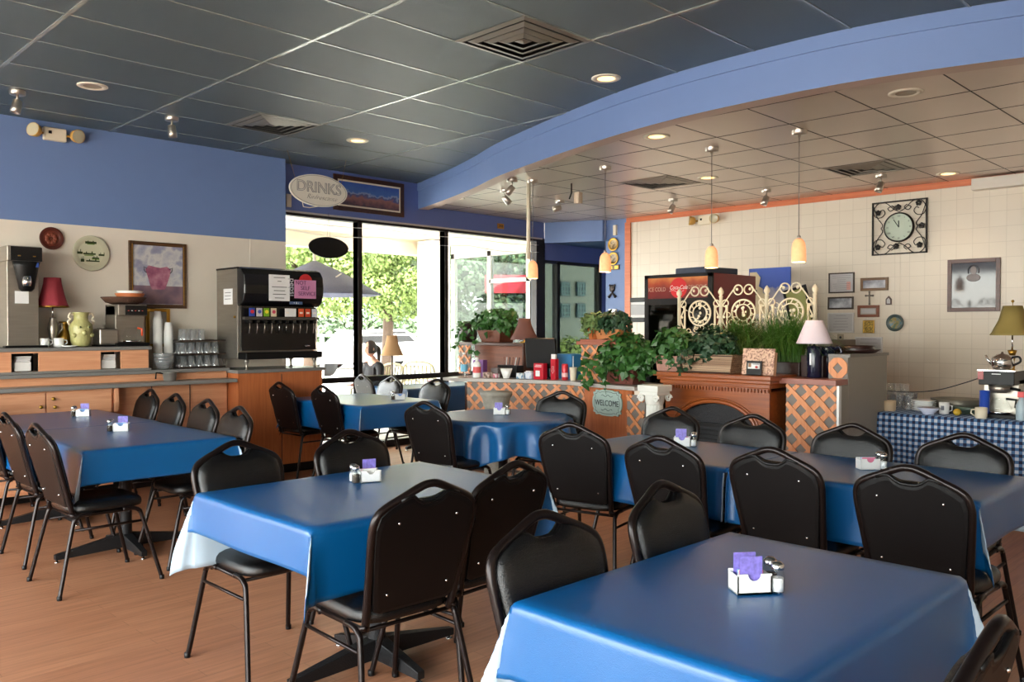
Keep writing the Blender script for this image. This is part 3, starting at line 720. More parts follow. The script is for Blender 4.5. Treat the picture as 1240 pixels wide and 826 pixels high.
PEND=[]; ALAB=mat('glowing_alabaster',(255,190,140),.5,emit=.42,ecol=(255,160,105),var=.25,vscale=30)
for i,(u,v,zb,lab) in enumerate(((733,202,1.95,'alabaster pendant lamp in front of the blue strip wall'),(862,179,1.93,'alabaster pendant lamp above the red soda cooler'),(968,158,1.93,'alabaster pendant lamp nearest the camera, above the iron screen'),(645,218,1.93,'alabaster pendant lamp on thick white rod by window post'))):
    x,y=onZ(u,v,ZL); t=thing('pendant_lamp',lab,'pendant lamp',(x,y,ZL),0,'alabaster pendant lamps')
    m=MB(); m.lathe([(.056,0),(.056,-.03),(.05,-.035),(.012,-.035),(.01,-.055),(.001,-.055)],20,cap=False); m.build('canopy',NICK,t)
    m=MB(); m.tube([(0,0,-.05),(0,0,zb+.19-ZL)],.003 if i<3 else .003,6); m.build('cord',mat('grey_cord',(110,104,98),.5),t)
    if i==3:
        m=MB(); m.tube([(-.03,.03,-.002),(-.03,.03,zb+.20-ZL)],.020,10); m.build('conduit',CREAM,t)
    z0=zb-ZL
    m=MB(); m.lathe([(.052,z0),(.055,z0+.005),(.053,z0+.10),(.046,z0+.145),(.030,z0+.172),(.012,z0+.182)],24,cap=False); m.build('lamp_shade',ALAB,t,solid=.004)
    m=MB(); m.lathe([(.014,z0+.175),(.014,z0+.20),(.005,z0+.205)],12); m.build('fitting',NICK,t)
    PEND.append((x,y,zb+.02))
# emergency lights
def emergency(loc,rz,label):
    t=thing('emergency_light',label,'emergency light',loc,rz)
    m=MB(); m.box(-.09,0,-.055,.09,.05,.055); b=m.build('housing',CREAM,t,bevel=.008)
    m=MB(); m.box(.03,.05,.0,.055,.054,.025); m.build('indicator',BLACKP,b)
    for s in (-1,1):
        M=Matrix.Translation((s*.165,.07,.005))@Matrix.Rotation(-PI/2+.15*s,4,'X')@Matrix.Rotation(s*(.2 if s<0 else .9),4,'Y')
        m=MB(); m.tube([(s*.088,.025,0),(s*.13,.05,.0)],.011,8); m.build('arm',GOLD,t)
        m=MB(); m.lathe([(.03,-.045),(.052,-.02),(.06,.03),(.056,.034)],20,M=M,cap=False); m.lathe([(.03,-.045),(.001,-.045)],20,M=M,cap=False); h=m.build('lamp_head',mat('yellowed_plastic',(206,160,80),.4),t)
        m=MB(); m.lathe([(.056,.030),(.03,.034),(.001,.035)],20,M=M,cap=False); m.build('lens',mat('ribbed_lens',(190,180,150),.15),h)
p=onY(65,163,YW); emergency((p[0],YW,p[1]-.005),PI,'two-headed emergency light high on the blue left wall')
p=onX(855,267,XC); emergency((XC,p[0],p[1]),PI/2,'two-headed emergency light high on tiled wall left of the clock')
# exit-sign-like box top right
m=MB(); a=onX(1176,218,XC-.12); b=onX(1290,206,XC-.12); m.box(XC-.12,b[0],2.80,XC,a[0],2.912)
o=m.build('fluorescent_housing',mat('off_white_metal',(214,204,192),.4),bevel=.004); tag(o,'long off-white metal light housing at top right of tiled wall','light housing')
# hanging DRINKS sign and black oval
def oval(rx,rz_,n=48): return [(rx*math.cos(2*PI*i/n),rz_*math.sin(2*PI*i/n)) for i in range(n)]
YS=7.55
cx,cz=onY(386,231,YS); ex,_=onY(420,231,YS); rx=ex-cx; rzv=.163
t=thing('hanging_sign','white oval DRINKS sign hanging on wires before the window header','sign',(cx,YS,cz),0)
MX=Matrix(((1,0,0,0),(0,0,-1,0),(0,1,0,0),(0,0,0,1)))
m=MB(); m.prism(oval(rx,rzv),-.008,.008,MX); m.build('panel',mat('sign_white',(226,220,206),.5),t)
m=MB(); m.tube([(a,-.010,b) for a,b in oval(rx*.95,rzv*.93)],.0025,6,closed=True); m.build('border_line',mat('sign_grey',(150,148,144),.5),t)
dr=mat('sign_letter_grey',(120,122,128),.6)
curve=bpy.data.curves.new('lettering','FONT'); curve.body='DRINKS'; curve.size=.155; curve.align_x='CENTER'; curve.align_y='CENTER'; curve.fill_mode='NONE'; curve.bevel_depth=.0022; 
solidtext(curve,dr,'lettering',t,(0,-.011,.025),(PI/2,0,0),.98)
text('Rinfrescante',.072,(.03,-.012,-.072),(PI/2,0,0),INK,t,'script',shear=.4,offset=-.0022)
for s in (-1,1):
    m=MB(); m.tube([(s*rx*.8,0,rzv*.62),(s*rx*1.02,.02,ZC-cz)],.0018,5); m.build('wire',GOLD,t)
m=MB(); m.tube([(-rx*.55,.012,-rzv*.75),(-rx*.5,.015,-rzv*1.1),(-rx*.3,.015,-rzv*1.12),(0,.012,-rzv*.97)],.004,6); m.build('cable',CREAM,t)
cx,cz=onY(398,300,YG-.12); ex,_=onY(421.5,300,YG-.12); rx=ex-cx
t=thing('hanging_oval','black oval plaque hanging in front of the first window pane','hanging sign',(cx,YG-.12,cz),0)
m=MB(); m.prism(oval(rx,rx*.46),-.01,.01,MX); m.build('panel',BLACKP,t,bevel=.004)
for s in (-1,1): m=MB(); m.tube([(0.02*s,0,rx*.46),(0,0,.385)],.001,5); m.build('wire',BLACKP,t)
# landscape picture on header
a=onY(403,211,YG); b=onY(488,223,YG)
def picture(name,label,cat,c,w,h,axis,fr,art,fw=.04,mat_w=.0,matm=None,depth=.025,group=None,tilt=0):
    """axis 'y': hangs on a wall facing -y; 'x': on a wall facing -x"""
    t=thing(name,label,cat,c,0 if axis=='y' else -PI/2,group)
    if tilt: t.rotation_euler=(0,tilt,t.rotation_euler[2]) if axis=='y' else (tilt,0,t.rotation_euler[2])
    W,Hh=w/2,h/2
    m=MB(); m.box(-W,-depth,-Hh,-W+fw,0,Hh); m.box(W-fw,-depth,-Hh,W,0,Hh); m.box(-W+fw,-depth,-Hh,W-fw,0,-Hh+fw); m.box(-W+fw,-depth,Hh-fw,W-fw,0,Hh); m.build('frame',fr,t,bevel=.003)
    if matm:
        m=MB(); m.box(-W+fw,-depth*.5,-Hh+fw,W-fw,-.001,Hh-fw); m.build('mount',matm,t)
        m=MB(); q=fw+mat_w; m.box(-W+q,-depth*.5-.002,-Hh+q,W-q,-depth*.5+.001,Hh-q); m.build('print',art,t)
    else:
        m=MB(); m.box(-W+fw,-depth*.5,-Hh+fw,W-fw,-.001,Hh-fw); m.build('print',art,t)
    return t
def artmat(name,cols,scale=6,pos=None,grad=None,rough=.3):
    """procedural picture: noise-broken bands; cols = list of (position, colour) along height when grad given"""
    m=bpy.data.materials.new(name); m.use_nodes=True; nt=m.node_tree; b=nt.nodes['Principled BSDF']; b.inputs['Roughness'].default_value=rough; L=nt.links
    tc=nt.nodes.new('ShaderNodeTexCoord'); n=nt.nodes.new('ShaderNodeTexNoise'); n.inputs['Scale'].default_value=scale; n.inputs['Detail'].default_value=5; L.new(tc.outputs['Object'],n.inputs[0])
    r=nt.nodes.new('ShaderNodeValToRGB'); e=r.color_ramp.elements
    e[0].position=cols[0][0]; e[0].color=lin(cols[0][1])+(1,); e[1].position=cols[-1][0]; e[1].color=lin(cols[-1][1])+(1,)
    for p,c in cols[1:-1]: q=e.new(p); q.color=lin(c)+(1,)
    if grad:
        lo,hi,am=grad; sp=nt.nodes.new('ShaderNodeSeparateXYZ'); L.new(tc.outputs['Object'],sp.inputs[0])
        mr=nt.nodes.new('ShaderNodeMapRange'); mr.inputs[1].default_value=lo; mr.inputs[2].default_value=hi; L.new(sp.outputs[2],mr.inputs[0])
        ma=nt.nodes.new('ShaderNodeMath'); ma.operation='MULTIPLY_ADD'; ma.inputs[1].default_value=am; L.new(n.outputs[0],ma.inputs[0]); L.new(mr.outputs[0],ma.inputs[2])
        s2=nt.nodes.new('ShaderNodeMath'); s2.operation='SUBTRACT'; s2.inputs[1].default_value=am/2; L.new(ma.outputs[0],s2.inputs[0]); L.new(s2.outputs[0],r.inputs[0])
    else: L.new(n.outputs[0],r.inputs[0])
    L.new(r.outputs[0],b.inputs['Base Color']); return m
picture('framed_landscape','wide dark-framed hillside town photograph on the window header','picture',((a[0]+b[0])/2,YG,2.972),b[0]-a[0],.405,'y',DARKW,artmat('hill_town_print',[(0,(70,50,60)),(.35,(150,100,90)),(.48,(70,80,130)),(.55,(150,160,190)),(.62,(70,110,180)),(1,(60,90,170))],14,grad=(-.13,.13,.55)),.05,.02,CREAM)
m=MB(); m.box(-.03,-.02,-.07,.03,0,.07); x,z=onY(349,243,YG); o=m.build('switch_box',CREAM,loc=(x,YG,z),bevel=.004); tag(o,'small cream electrical box on header beneath the drinks sign','electrical box')
x,z=onY(606,274,YG); t=thing('number_plate','small brass 344 number plate on the blue window header','number plate',(x,YG,z)); m=MB(); m.box(-.06,-.006,-.035,.06,0,.035); m.build('plate',GOLD,t); text('344',.06,(0,-.007,0),(PI/2,0,0),INK,t,'numerals')
# blind cords strung along the windows
for k,(z0,sag) in enumerate(((2.60,.02),(2.50,.035))):
    m=MB(); P=[]
    for i in range(61):
        x=4.65+(8.7-4.65)*i/60; P.append((x,YG-.03,z0-sag*abs(math.sin((x-4.65)*2.3))))
    m.tube(P,.0035,5); o=m.build('blind_string',WHITE); tag(o,['upper white cord strung across the top of the windows','lower white cord strung across the top of the windows'][k],'cord')
# =============== left wall: counter, ledge, cupboards
OR2=wood('orange_beech',(168,92,50),(190,110,64),.35,axis=2)
t=thing('bar_counter','long maple-faced serving counter with grey ledge along the left wall','counter',(0,0,0))
m=MB(); m.box(-.9,7.62,.1,3.765,7.985,1.02); m.build('carcass',MAPLEH,t)
m=MB(); m.box(-.9,7.66,0,3.765,7.98,.1); m.build('toe_kick',BLACKP,t)
m=MB(); m.box(-.9,7.40,.92,3.765,7.62,.955); m.build('ledge',GREYL,t,bevel=.006)
m=MB(); m.box(-.9,7.57,1.021,3.775,7.985,1.052); m.build('countertop',GREYL,t,bevel=.004)
m=MB(); m.box(-.9,7.46,.1,2.66,7.617,.915); c=m.build('cupboard',MAPLEH,t)
for a,b in ((1.10,1.615),(1.625,2.135),(2.145,2.645)):
    m=MB(); m.box(a,7.443,.12,b,7.459,.905); dd=m.build('door',MAPLEH,c,bevel=.002)
for u,v in ((49,493),(66,493),(64,483)):
    x,z=onY(u,v,7.44); m=MB(); m.lathe([(.006,0),(.006,.012),(.015,.018),(.014,.026),(.001,.029)],12,M=Matrix.Translation((x,7.443,z))@Matrix.Rotation(PI/2,4,'X')); m.build('knob',GOLD,c)
m=MB(); MM=Matrix(((0,0,1,2.67),(-1,0,0,7.62),(0,1,0,0),(0,0,0,1)))
m.prism([(0,.50),(0,.915),(.19,.915),(.195,.80),(.17,.72),(.10,.68),(.08,.62),(.06,.54)],0,.03,MM); m.build('bracket',MAPLE,t)
m=MB(); m.box(3.40,7.612,.12,3.405,7.62,.91); m.box(3.05,7.612,.12,3.055,7.62,.91); m.build('panel_seam',INK,t)
# raised box with two napkin cubbies
t=thing('display_shelf','maple box shelf with two napkin cubbies standing on the bar counter','shelf',(0,0,1.054))
cub=[(1.935,2.135),(2.615,2.785)]; m=MB(); xs=[-.9,cub[0][0],cub[0][1],cub[1][0],cub[1][1],3.02]
for i in range(0,6,2): m.box(xs[i],7.60,.0,xs[i+1],7.62,.182)
for a,b in cub: m.box(a,7.60,0,b,7.62,.02); m.box(a,7.60,.168,b,7.62,.182)
m.box(3.0,7.62,0,3.02,7.98,.182); m.build('front',MAPLEH,t)
m=MB()
for a,b in cub: m.box(a-.01,7.621,.005,b+.01,7.80,.02); m.box(a-.01,7.79,.02,b+.01,7.80,.18)
m.build('cubby_lining',BLACKP,t)
m=MB(); m.box(-.9,7.575,.182,3.04,7.985,.212); m.build('top',GREYL,t,bevel=.004)
m=MB(); m.box(-.9,7.565,.0-.02+.021,3.03,7.60,.02); m.build('base_strip',GREYL,t)
for i,(a,b) in enumerate(cub):
    c=(a+b)/2; t=thing('napkin_holder','white napkin holder packed in the %s cubby'%['left','right'][i],'napkin holder',(c,7.64,1.076),0,'napkin holders in the cubbies')
    m=MB(); m.box(-.065,0,0,.055,.12,.075); m.build('box',WHITE,t,bevel=.006)
    m=MB(); 
    for k in range(4): m.box(-.058+.004*k,.004,.076+.012*k,.048+.003*k,.11,.0855+.012*k)
    m.build('napkins',PAPER,t,bevel=.002)
# ---- soda cabinet and machine
t=thing('soda_cabinet','orange beech cabinet with grey top under the soda machine','cabinet',(3.78,7.4,0))
m=MB(); m.box(0,.02,.09,.91,.58,.998); m.build('body',OR2,t); m=MB(); m.box(.02,.06,0,.89,.57,.09); m.build('toe_kick',BLACKP,t)
m=MB(); m.box(-.02,-.01,1.0,.94,.59,1.032); m.build('top',GREYL,t,bevel=.004)
m=MB(); m.box(.45,.016,.12,.455,.021,.98); m.build('door_seam',INK,t)
t=thing('soda_machine','tall black and steel soda fountain machine with pink and white notes','drink dispenser',(3.79,7.42,1.033))
SB=mat('soda_black',(16,16,18),.25)
m=MB(); m.box(0,.03,.10,.83,.45,.955); m.build('steel_body',STEEL,t,bevel=.004)
m=MB(); m.box(-.003,.02,.955,.84,.455,.972); m.build('lid',SB,t)
MM=Matrix(((0,0,1,0),(1,0,0,0),(0,1,0,0),(0,0,0,1)))
m=MB(); m.sm=False; m.prism([(.05,.60),(-.02,.605),(-.075,.64),(-.105,.72),(-.11,.80),(-.095,.90),(-.05,.955),(.0,.972),(.05,.972)],.0,.86,MM); h=m.build('head',SB,t,bevel=.02,seg=3)
m=MB(); m.box(.02,-.01,.18,.82,.03,.60); m.build('valve_wall',SB,t)
m=MB(); m.box(.0,-.14,.10,.82,.03,.165); m.build('drip_tray',BLACKP,t,bevel=.01)
m=MB(); m.box(.03,-.06,.475,.83,-.005,.50); m.build('label_rail',mat('grey_rail',(70,66,62),.4),t)
for x,y in ((.05,-.05),(.78,-.05),(.05,.40),(.78,.40)):
    m=MB(); m.lathe([(.024,0),(.02,.006),(.012,.012),(.012,.06),(.022,.075),(.022,.10)],12,x,y,0); m.build('leg',STEEL,t)
cols=[((40,70,160),),((196,190,190),),((110,160,30),),((214,200,170),),None,((226,226,226),),None,((206,80,36),),((200,64,30),),((205,205,215),)]
for i,cc in enumerate(cols):
    if cc is None: continue
    x=.10+.075*i; w=.058 if i!=5 else .12
    m=MB(); m.box(x-.03,-.068,.505,x-.03+w,-.062,.585); lb=m.build('flavour_label',mat('label_%d'%i,cc[0],.4),t)
    m=MB(); 
    if i in (0,1,2,3): m.lathe([(.018,0),(.018,.003)],14,M=Matrix.Translation((x,-.068,.55))@Matrix.Rotation(PI/2,4,'X')); m.build('round_mark',mat('mark_%d'%i,[(200,40,50),(60,80,160),(240,220,60),(200,60,90)][i],.4),lb)
    else: m.box(x-.02,-.071,.535,x+.012,-.068,.552); m.build('mark',mat('mark_w',(235,225,215),.5),lb)
for i in range(10):
    x=.085+.077*i
    m=MB(); m.box(x-.016,-.07,.44,x+.016,-.012,.476); v=m.build('valve',SB,t,bevel=.004)
    m=MB(); m.tube([(x,-.045,.44),(x,-.05,.40),(x,-.035,.345)],.0045,6); m.build('lever',CHROME if i in (4,5) else NICK,v)
FR=Matrix.Identity(4)
def onhead(x0,x1,z0,z1,mm,name,y=-.113): m=MB(); m.box(x0,y,z0,x1,y+.004,z1); return m.build(name,mm,t)
p=onhead(.25,.47,.655,.905,PAPER,'white_notice')
m=MB()
for k,(a,b) in enumerate(((.30,.42),(.34,.38),(.28,.44),(.30,.42),(.29,.43),(.31,.41))): m.box(a,-.1145,.875-.035*k-(.02 if k>1 else 0),b,-.1131,.881-.035*k-(.02 if k>1 else 0))
m.build('typed_lines',INK,p)
m=MB(); m.lathe([(.075,0),(.075,.002)],28,M=Matrix.Translation((.645,-.112,.85))@Matrix.Rotation(PI/2,4,'X')); m.build('red_globe',mat('logo_red',(190,36,44),.4),t)
p=onhead(.52,.76,.685,.865,mat('pink_note',(196,130,170),.8),'pink_note',-.118)
for k,(s,z) in enumerate((('NOT',.835),('SELF',.785),('SERVICE',.73))): text(s,.055,(.64+(-.05 if k==0 else 0.02*k-.02),-.1195,z),(PI/2,0,-.0),mat('note_ink',(90,50,90),.7),p)
text('pepsi',.085,(.497,-.1145,.79),(PI/2,PI/2,0),mat('logo_grey',(176,178,184),.4),t)
m=MB(); m.box(.47,-.112,.625,.61,-.108,.652); p=m.build('lit_badge',mat('blue_badge',(70,90,130),.4),t); text('+ & i',.03,(.54,-.113,.638),(PI/2,0,0),PAPER,p)
m=MB(); m.box(-.004,.12,.62,-.0005,.30,.77); p=m.build('side_note',PAPER,t); m=MB(); 
for k in range(3): m.box(-.0055,.15,.73-.03*k,-.0041,.27,.735-.03*k)
m.build('typed_lines',INK,p)
m=MB(); m.sphere((-.008,.07,.50),.012,10); m.build('side_screw',GOLD,t)
m=MB(); m.sphere((.72,-.02,.215),.022,12,1.4,.4,.5); m.build('badge',CHROME,t)
# ---- things on the raised shelf
ZS=1.268
def bx(u,y): 
    r=(u-620)/FP; return y*(1+r)/(1-r)
t=thing('coffee_brewer','tall steel airpot coffee brewer at the far left of the shelf','coffee brewer',(bx(31,7.62),7.66,ZS))
m=MB(); m.box(-.115,.02,.0,.115,.30,.74); m.build('body',STEEL,t,bevel=.004)
m=MB(); m.box(-.125,-.03,.70,.125,.30,.825); hh=m.build('head',STEEL,t,bevel=.006); m=MB(); m.box(-.10,-.036,.705,.128,-.030,.818); m.build('control_panel',SB,hh)
for k in (-.05,.06): m=MB(); m.box(k,-.04,.74,k+.02,-.036,.748); m.build('switch',GOLD,hh)
m=MB(); m.lathe([(.035,.46),(.055,.48),(.09,.66),(.10,.70)],20,.02,-.0,0,cap=False,sy=.6); m.build('funnel',BLACKP,t,solid=.003)
m=MB(); m.box(-.03,-.045,.655,.10,-.01,.695); m.build('blue_rim',mat('blue_plastic',(40,70,150),.4),t)
m=MB(); m.lathe([(.03,.50),(.035,.53),(.032,.58)],14,.01,-.05,0); m.build('spout',CHROME,t)
m=MB(); m.box(-.06,.014,.36-.0,.03+.01,.019,.46); m.build('note',PAPER,t)
m=MB(); m.box(-.15,-.06,0,.16,.02,.018); m.build('tray',BLACKP,t,bevel=.003)
t=thing('table_lamp','lamp with red shade and pewter pitcher base on the left shelf','table lamp',(bx(64,7.8),7.8,ZS))
m=MB(); m.lathe([(.035,0),(.04,.01),(.02,.03),(.026,.06),(.042,.15),(.036,.2),(.022,.235),(.026,.25)],20); m.tube([(.035,0,.19),(.07,0,.20),(.075,0,.15),(.04,0,.11)],.006,8); m.build('base',STEEL,t)
m=MB(); m.tube([(0,0,.25),(0,0,.34)],.005,6); m.build('stem',CHROME,t)
RSH=mat('red_shade_fabric',(140,40,52),.75,bump=.3,bscale=150)
m=MB(); m.lathe([(.125,.345),(.115,.365),(.088,.46),(.07,.54),(.066,.585)],28,cap=False,fl=8,fa=.03); s=m.build('lamp_shade',RSH,t,solid=.003)
m=MB(); m.lathe([(.127,.335),(.125,.348)],28,cap=False); m.build('fringe',GOLD,s,solid=.002)
def lathe_thing(name,label,cat,loc,prof,mm,n=20,group=None,part=None,solid=0,cap=True,**k):
    m=MB(); m.lathe(prof,n,cap=cap,**k); o=m.build(name,mm,loc=loc,solid=solid); return tag(o,label,cat,group)
lathe_thing('brass_vase','round-bellied brass vase behind the pale green urn','vase',(bx(78,7.88),7.88,ZS),[(.035,0),(.05,.01),(.062,.06),(.05,.11),(.026,.15),(.03,.19),(.045,.215),(.04,.216)],GOLD)
def mug(u,y,z,label,mm=WHITE,r=.04,h=.075,rz=0,group='mugs on the left shelf'):
    t=thing('mug',label,'mug',(bx(u,y) if u else rz,y,z) if not isinstance(u,tuple) else (u[0],u[1],z),0,group)
    m=MB(); m.lathe([(r*.85,0),(r,.008),(r,h),(r*.92,h),(r*.9,.01),(.001,.009)],20,cap=False); m.build('cup',mm,t)
    m=MB(); m.tube([(r,0,h*.8),(r+.022,0,h*.75),(r+.026,0,h*.45),(r,0,h*.2)],.005,8); m.build('handle',mm,t); return t
mug(53,7.72,ZS,'white mug between steel brewer and red lamp, left of two'); mug(71,7.72,ZS,'white mug in front of the brass vase, right of two')
# pale green urn
GU=mat('celadon_glaze',(172,168,112),.3,var=.25,vscale=14,bump=.5,bscale=40)
t=thing('ceramic_urn','pale green ceramic face urn with scrolled white handles','urn',(bx(98,7.74),7.74,ZS))
m=MB(); m.lathe([(.055,0),(.07,.01),(.082,.05),(.085,.10),(.095,.15),(.09,.19),(.06,.225),(.055,.25),(.062,.285),(.068,.295),(.05,.296)],28); m.sphere((.0,-.085,.12),.022,10); m.sphere((-.035,-.078,.165),.017,10); m.sphere((.035,-.078,.165),.017,10); m.sphere((-.07,-.05,.10),.022,10); m.sphere((.07,-.05,.10),.022,10); m.build('body',GU,t)
for s in (-1,1):
    m=MB(); m.tube(spline([(s*.06,0,.27),(s*.085,-.01,.285),(s*.10,-.01,.255),(s*.085,-.01,.235),(s*.105,-.01,.215),(s*.09,0,.185)],5),.009,8); m.build('handle',CREAM,t)
m=MB(); 
for s in (-1,1): m.sphere((s*.035,-.097,.168),.008,8)
m.build('eye_glaze',mat('dark_green_glaze',(60,74,40),.3),t)
lathe_thing('plate_stack','short pile of white saucers beside the green urn','plates',(bx(84,7.66),7.66,ZS),[(.03,0),(.06,.004),(.062,.012),(.001,.013)],WHITE)
t=thing('toaster','small steel toaster between urn and coffee maker','toaster',(bx(127,7.75),7.75,ZS))
m=MB(); m.box(-.07,-.08,.012,.09,.10,.155); m.build('body',STEEL,t,bevel=.015,seg=3); m=MB(); m.box(-.05,-.05,.154,.07,-.03,.158); m.box(-.05,.03,.154,.07,.05,.158); m.build('slots',BLACKP,t); m=MB(); m.box(-.075,-.085,0,.095,.105,.014); m.build('base',BLACKP,t)
t=thing('coffee_maker','steel coffee maker with orange-handled carafe, baskets stacked on top','coffee maker',(bx(158,7.72),7.70,ZS))
m=MB(); m.box(-.13,.02,.03,.12,.26,.36); m.box(-.13,-.05,.27,.12,.26,.37); m.build('body',STEEL,t,bevel=.006); m=MB(); m.box(-.07,-.056,.275,.118,-.05,.36); pp=m.build('control_panel',SB,t)
for k in range(5): m=MB(); m.box(-.05+.03*k,-.059,.31,-.038+.03*k,-.056,.316); m.build('button',PAPER if k%2 else mat('red_dot',(190,60,50),.5),pp)
m=MB(); m.box(-.15,-.08,0,.13,.26,.03); m.build('base',BLACKP,t)
m=MB(); m.lathe([(.05,.04),(.07,.05),(.075,.09),(.05,.15),(.045,.165)],20,.0,-.0,0,cap=False); m.build('carafe',GLT,t); m=MB(); m.lathe([(.072,.036),(.075,.05)],20); m.build('warmer_ring',CHROME,t)
m=MB(); m.tube([(.045,-.03,.16),(.07,-.06,.15),(.07,-.06,.09)],.009,8); m.build('carafe_handle',mat('orange_plastic',(206,70,30),.4),t)
TX=bx(156,7.7)
lathe_thing('wicker_tray','dark oval wicker tray lying on the left coffee maker','basket',(TX-.02,7.76,ZS+.371),[(.10,0),(.15,.015),(.19,.06),(.185,.063),(.13,.022),(.001,.018)],mat('dark_wicker',(76,48,32),.8,bump=1,bscale=90),28,cap=False,solid=.004)
lathe_thing('orange_bowl','orange terracotta bowl on the wicker tray','bowl',(TX+.03,7.75,ZS+.388),[(.06,0),(.10,.03),(.125,.08),(.12,.08),(.06,.012),(.001,.012)],mat('terracotta',(190,104,54),.5),24,cap=False)
lathe_thing('white_basket','ribbed white filter stack nested in the orange bowl','bowl',(TX+.03,7.75,ZS+.425),[(.06,0),(.112,.065),(.105,.066),(.001,.01)],WHITE,40,cap=False,fl=20,fa=.02)
# foam cups, glass bowls, steel pan
CT_=1.054
def cups(u,y,n,label):
    t=thing('cup_stack',label,'cups',(bx(u,y),y,CT_),0,'foam cup stacks'); 
    for k in range(n): m=MB(); m.lathe([(.042,.013*k),(.0425,.013*k+.006),(.040,.013*k+.013)],20,cap=k==0); m.build('cup',mat('foam',(228,228,226),.6),t)
    m=MB(); m.lathe([(.040,.013*n),(.029,.013*n+.075),(.001,.013*n+.075)],20,cap=False); m.build('cup',mat('foam',(228,228,226),.6),t)
cups(191,7.84,35,'taller stack of upside-down white foam cups by gold frame'); cups(204,7.82,27,'shorter stack of upside-down white foam cups by glass rack')
for k in range(3): lathe_thing('glass_bowl','clear glass bowl in stack, '+['bottom one','middle one','top one'][k]+', on bar counter','bowl',(bx(198,7.66),7.66,CT_+.03*k),[(.045,0),(.05,.006),(.085,.06),(.092,.085),(.088,.085),(.046,.008),(.001,.008)],glass('thick_glass',(.95,.96,.97),2.2,.18),28,group='clear glass bowls',cap=False,fl=14,fa=.012)
t=thing('steel_pan','small steel insert pan with black handle on the ledge','pan',(bx(204,7.52),7.50,.956))
m=MB(); m.lathe([(.048,0),(.052,.005),(.062,.07),(.075,.074),(.075,.078),(.058,.072),(.048,.008),(.001,.006)],24,cap=False); m.build('pan',mat('worn_steel',(176,172,166),.35,.7),t); m=MB(); m.tube([(-.06,0,.068),(-.12,0,.075),(-.125,0,.02)],.007,8); m.build('handle',BLACKP,t)
# glasses on trays
tumb0=None
def tumbler(x,y,z,label,group,inv=True):
    global tumb0
    if tumb0 is None:
        m=MB(); m.lathe([(.034,0),(.034,.003),(.028,.105),(.001,.106)],16,cap=False); tumb0=m.build('tumbler',glass('tumbler_glass',(.96,.97,.98),3.0,.22),loc=(x,y,z)); tag(tumb0,label,'glass',group)
    else:
        o=tumb0.copy(); C.objects.link(o); o.location=(x,y,z); o['label']=label; o['group']=group
x0=bx(222,7.68)
for k in range(3):
    z=CT_+.124*k; m=MB(); m.box(-.05,-.03,0,.40,.22,.010); m.box(-.05,-.03,.01,.40,-.025,.016); m.box(-.05,.215,.01,.40,.22,.016)
    o=m.build('glass_tray',mat('dark_brown_tray',(46,34,28),.4),loc=(x0-.0,7.68,z),bevel=.002); tag(o,'dark brown tray under the %s layer of glasses'%['bottom','middle','top'][k],'tray','trays between glasses')
    for i in range(5 if k<2 else 3):
        for j in range(3 if k<2 else 2): tumbler(x0+.0+.078*i+(.02 if k==2 else 0),7.69+.075*j,z+.0105,'upside-down clear tumbler in the %s layer beside the soda machine'%['bottom','middle','top'][k],'tumblers in the %s layer'%['bottom','middle','top'][k])
# ---- wall decorations, left
def plate(u,v,ypl,r,label,m1,rim,art=None,axis='y'):
    if axis=='y': x,z=onY(u,v,ypl); loc=(x,ypl,z); M=Matrix.Rotation(PI/2,4,'X')
    else: y,z=onX(u,v,ypl); loc=(ypl,y,z); M=Matrix.Rotation(-PI/2,4,'Y')
    t=thing('wall_plate',label,'decorative plate',loc)
    m=MB(); m.lathe([(r*.55,.0),(r*.6,.004),(r*.98,.02),(r,.023),(r*.97,.026),(r*.68,.012)],36,M=M,cap=False); m.build('rim',rim,t)
    m=MB(); m.lathe([(r*.70,.0115),(r*.6,.010),(.001,.010)],36,M=M,cap=False); f=m.build('face',m1,t)
    if art: art(t,r)
    return t
def relief(t,r):
    m=MB(); R=random.Random(3)
    for k in range(9): a=k*.7; m.sphere((.35*r*math.cos(a),-.016,.35*r*math.sin(a)),.02,8,1,.4,1)
    m.build('relief',mat('brown_relief',(126,60,40),.4),t)
plate(61.5,289,YW,.098,'small round red-brown relief plate on left wall above red lamp',mat('brown_plate',(104,44,30),.3),mat('brown_rim',(84,34,24),.3),relief)
def scene(t,r):
    m=MB()
    for (x,z,w,h) in ((0,.62,.5,.10),(-.62,.02,.3,.10),(-.08,-.02,.55,.07),(.62,-.05,.35,.08),(.1,-.42,.6,.06),(.25,-.24,.3,.06),(-.45,-.40,.15,.12)):
        m.box((x-w*.6)*r,-.0145,(z-h*.8)*r,(x+w*.6)*r,-.0132,(z+h*.5)*r); m.box((x-w/3)*r,-.0143,(z)*r,(x-w/4)*r,-.0131,(z+h*1.6)*r); m.box((x+w/5)*r,-.0143,(z)*r,(x+w/3.2)*r,-.0131,(z+h*1.9)*r)
    m.build('painted_figures',mat('plate_dark_green',(52,66,30),.4),t)
    m=MB(); 
    for (x,z,w,h) in ((.25,-.30,.4,.09),(0,.52,.4,.05),(-.1,-.12,.5,.05)): m.box((x-w/2)*r,-.0136,(z-h/2)*r,(x+w/2)*r,-.0129,(z+h/2)*r)
    m.build('painted_grass',mat('plate_green',(110,140,60),.4),t)
plate(109.5,307,YW,.158,'large cream plate with green farm scene on left wall',mat('cream_plate',(206,204,176),.25),mat('cream_plate_rim',(196,192,166),.25),scene)
a=onY(155,290,YW); b=onY(225,376,YW)
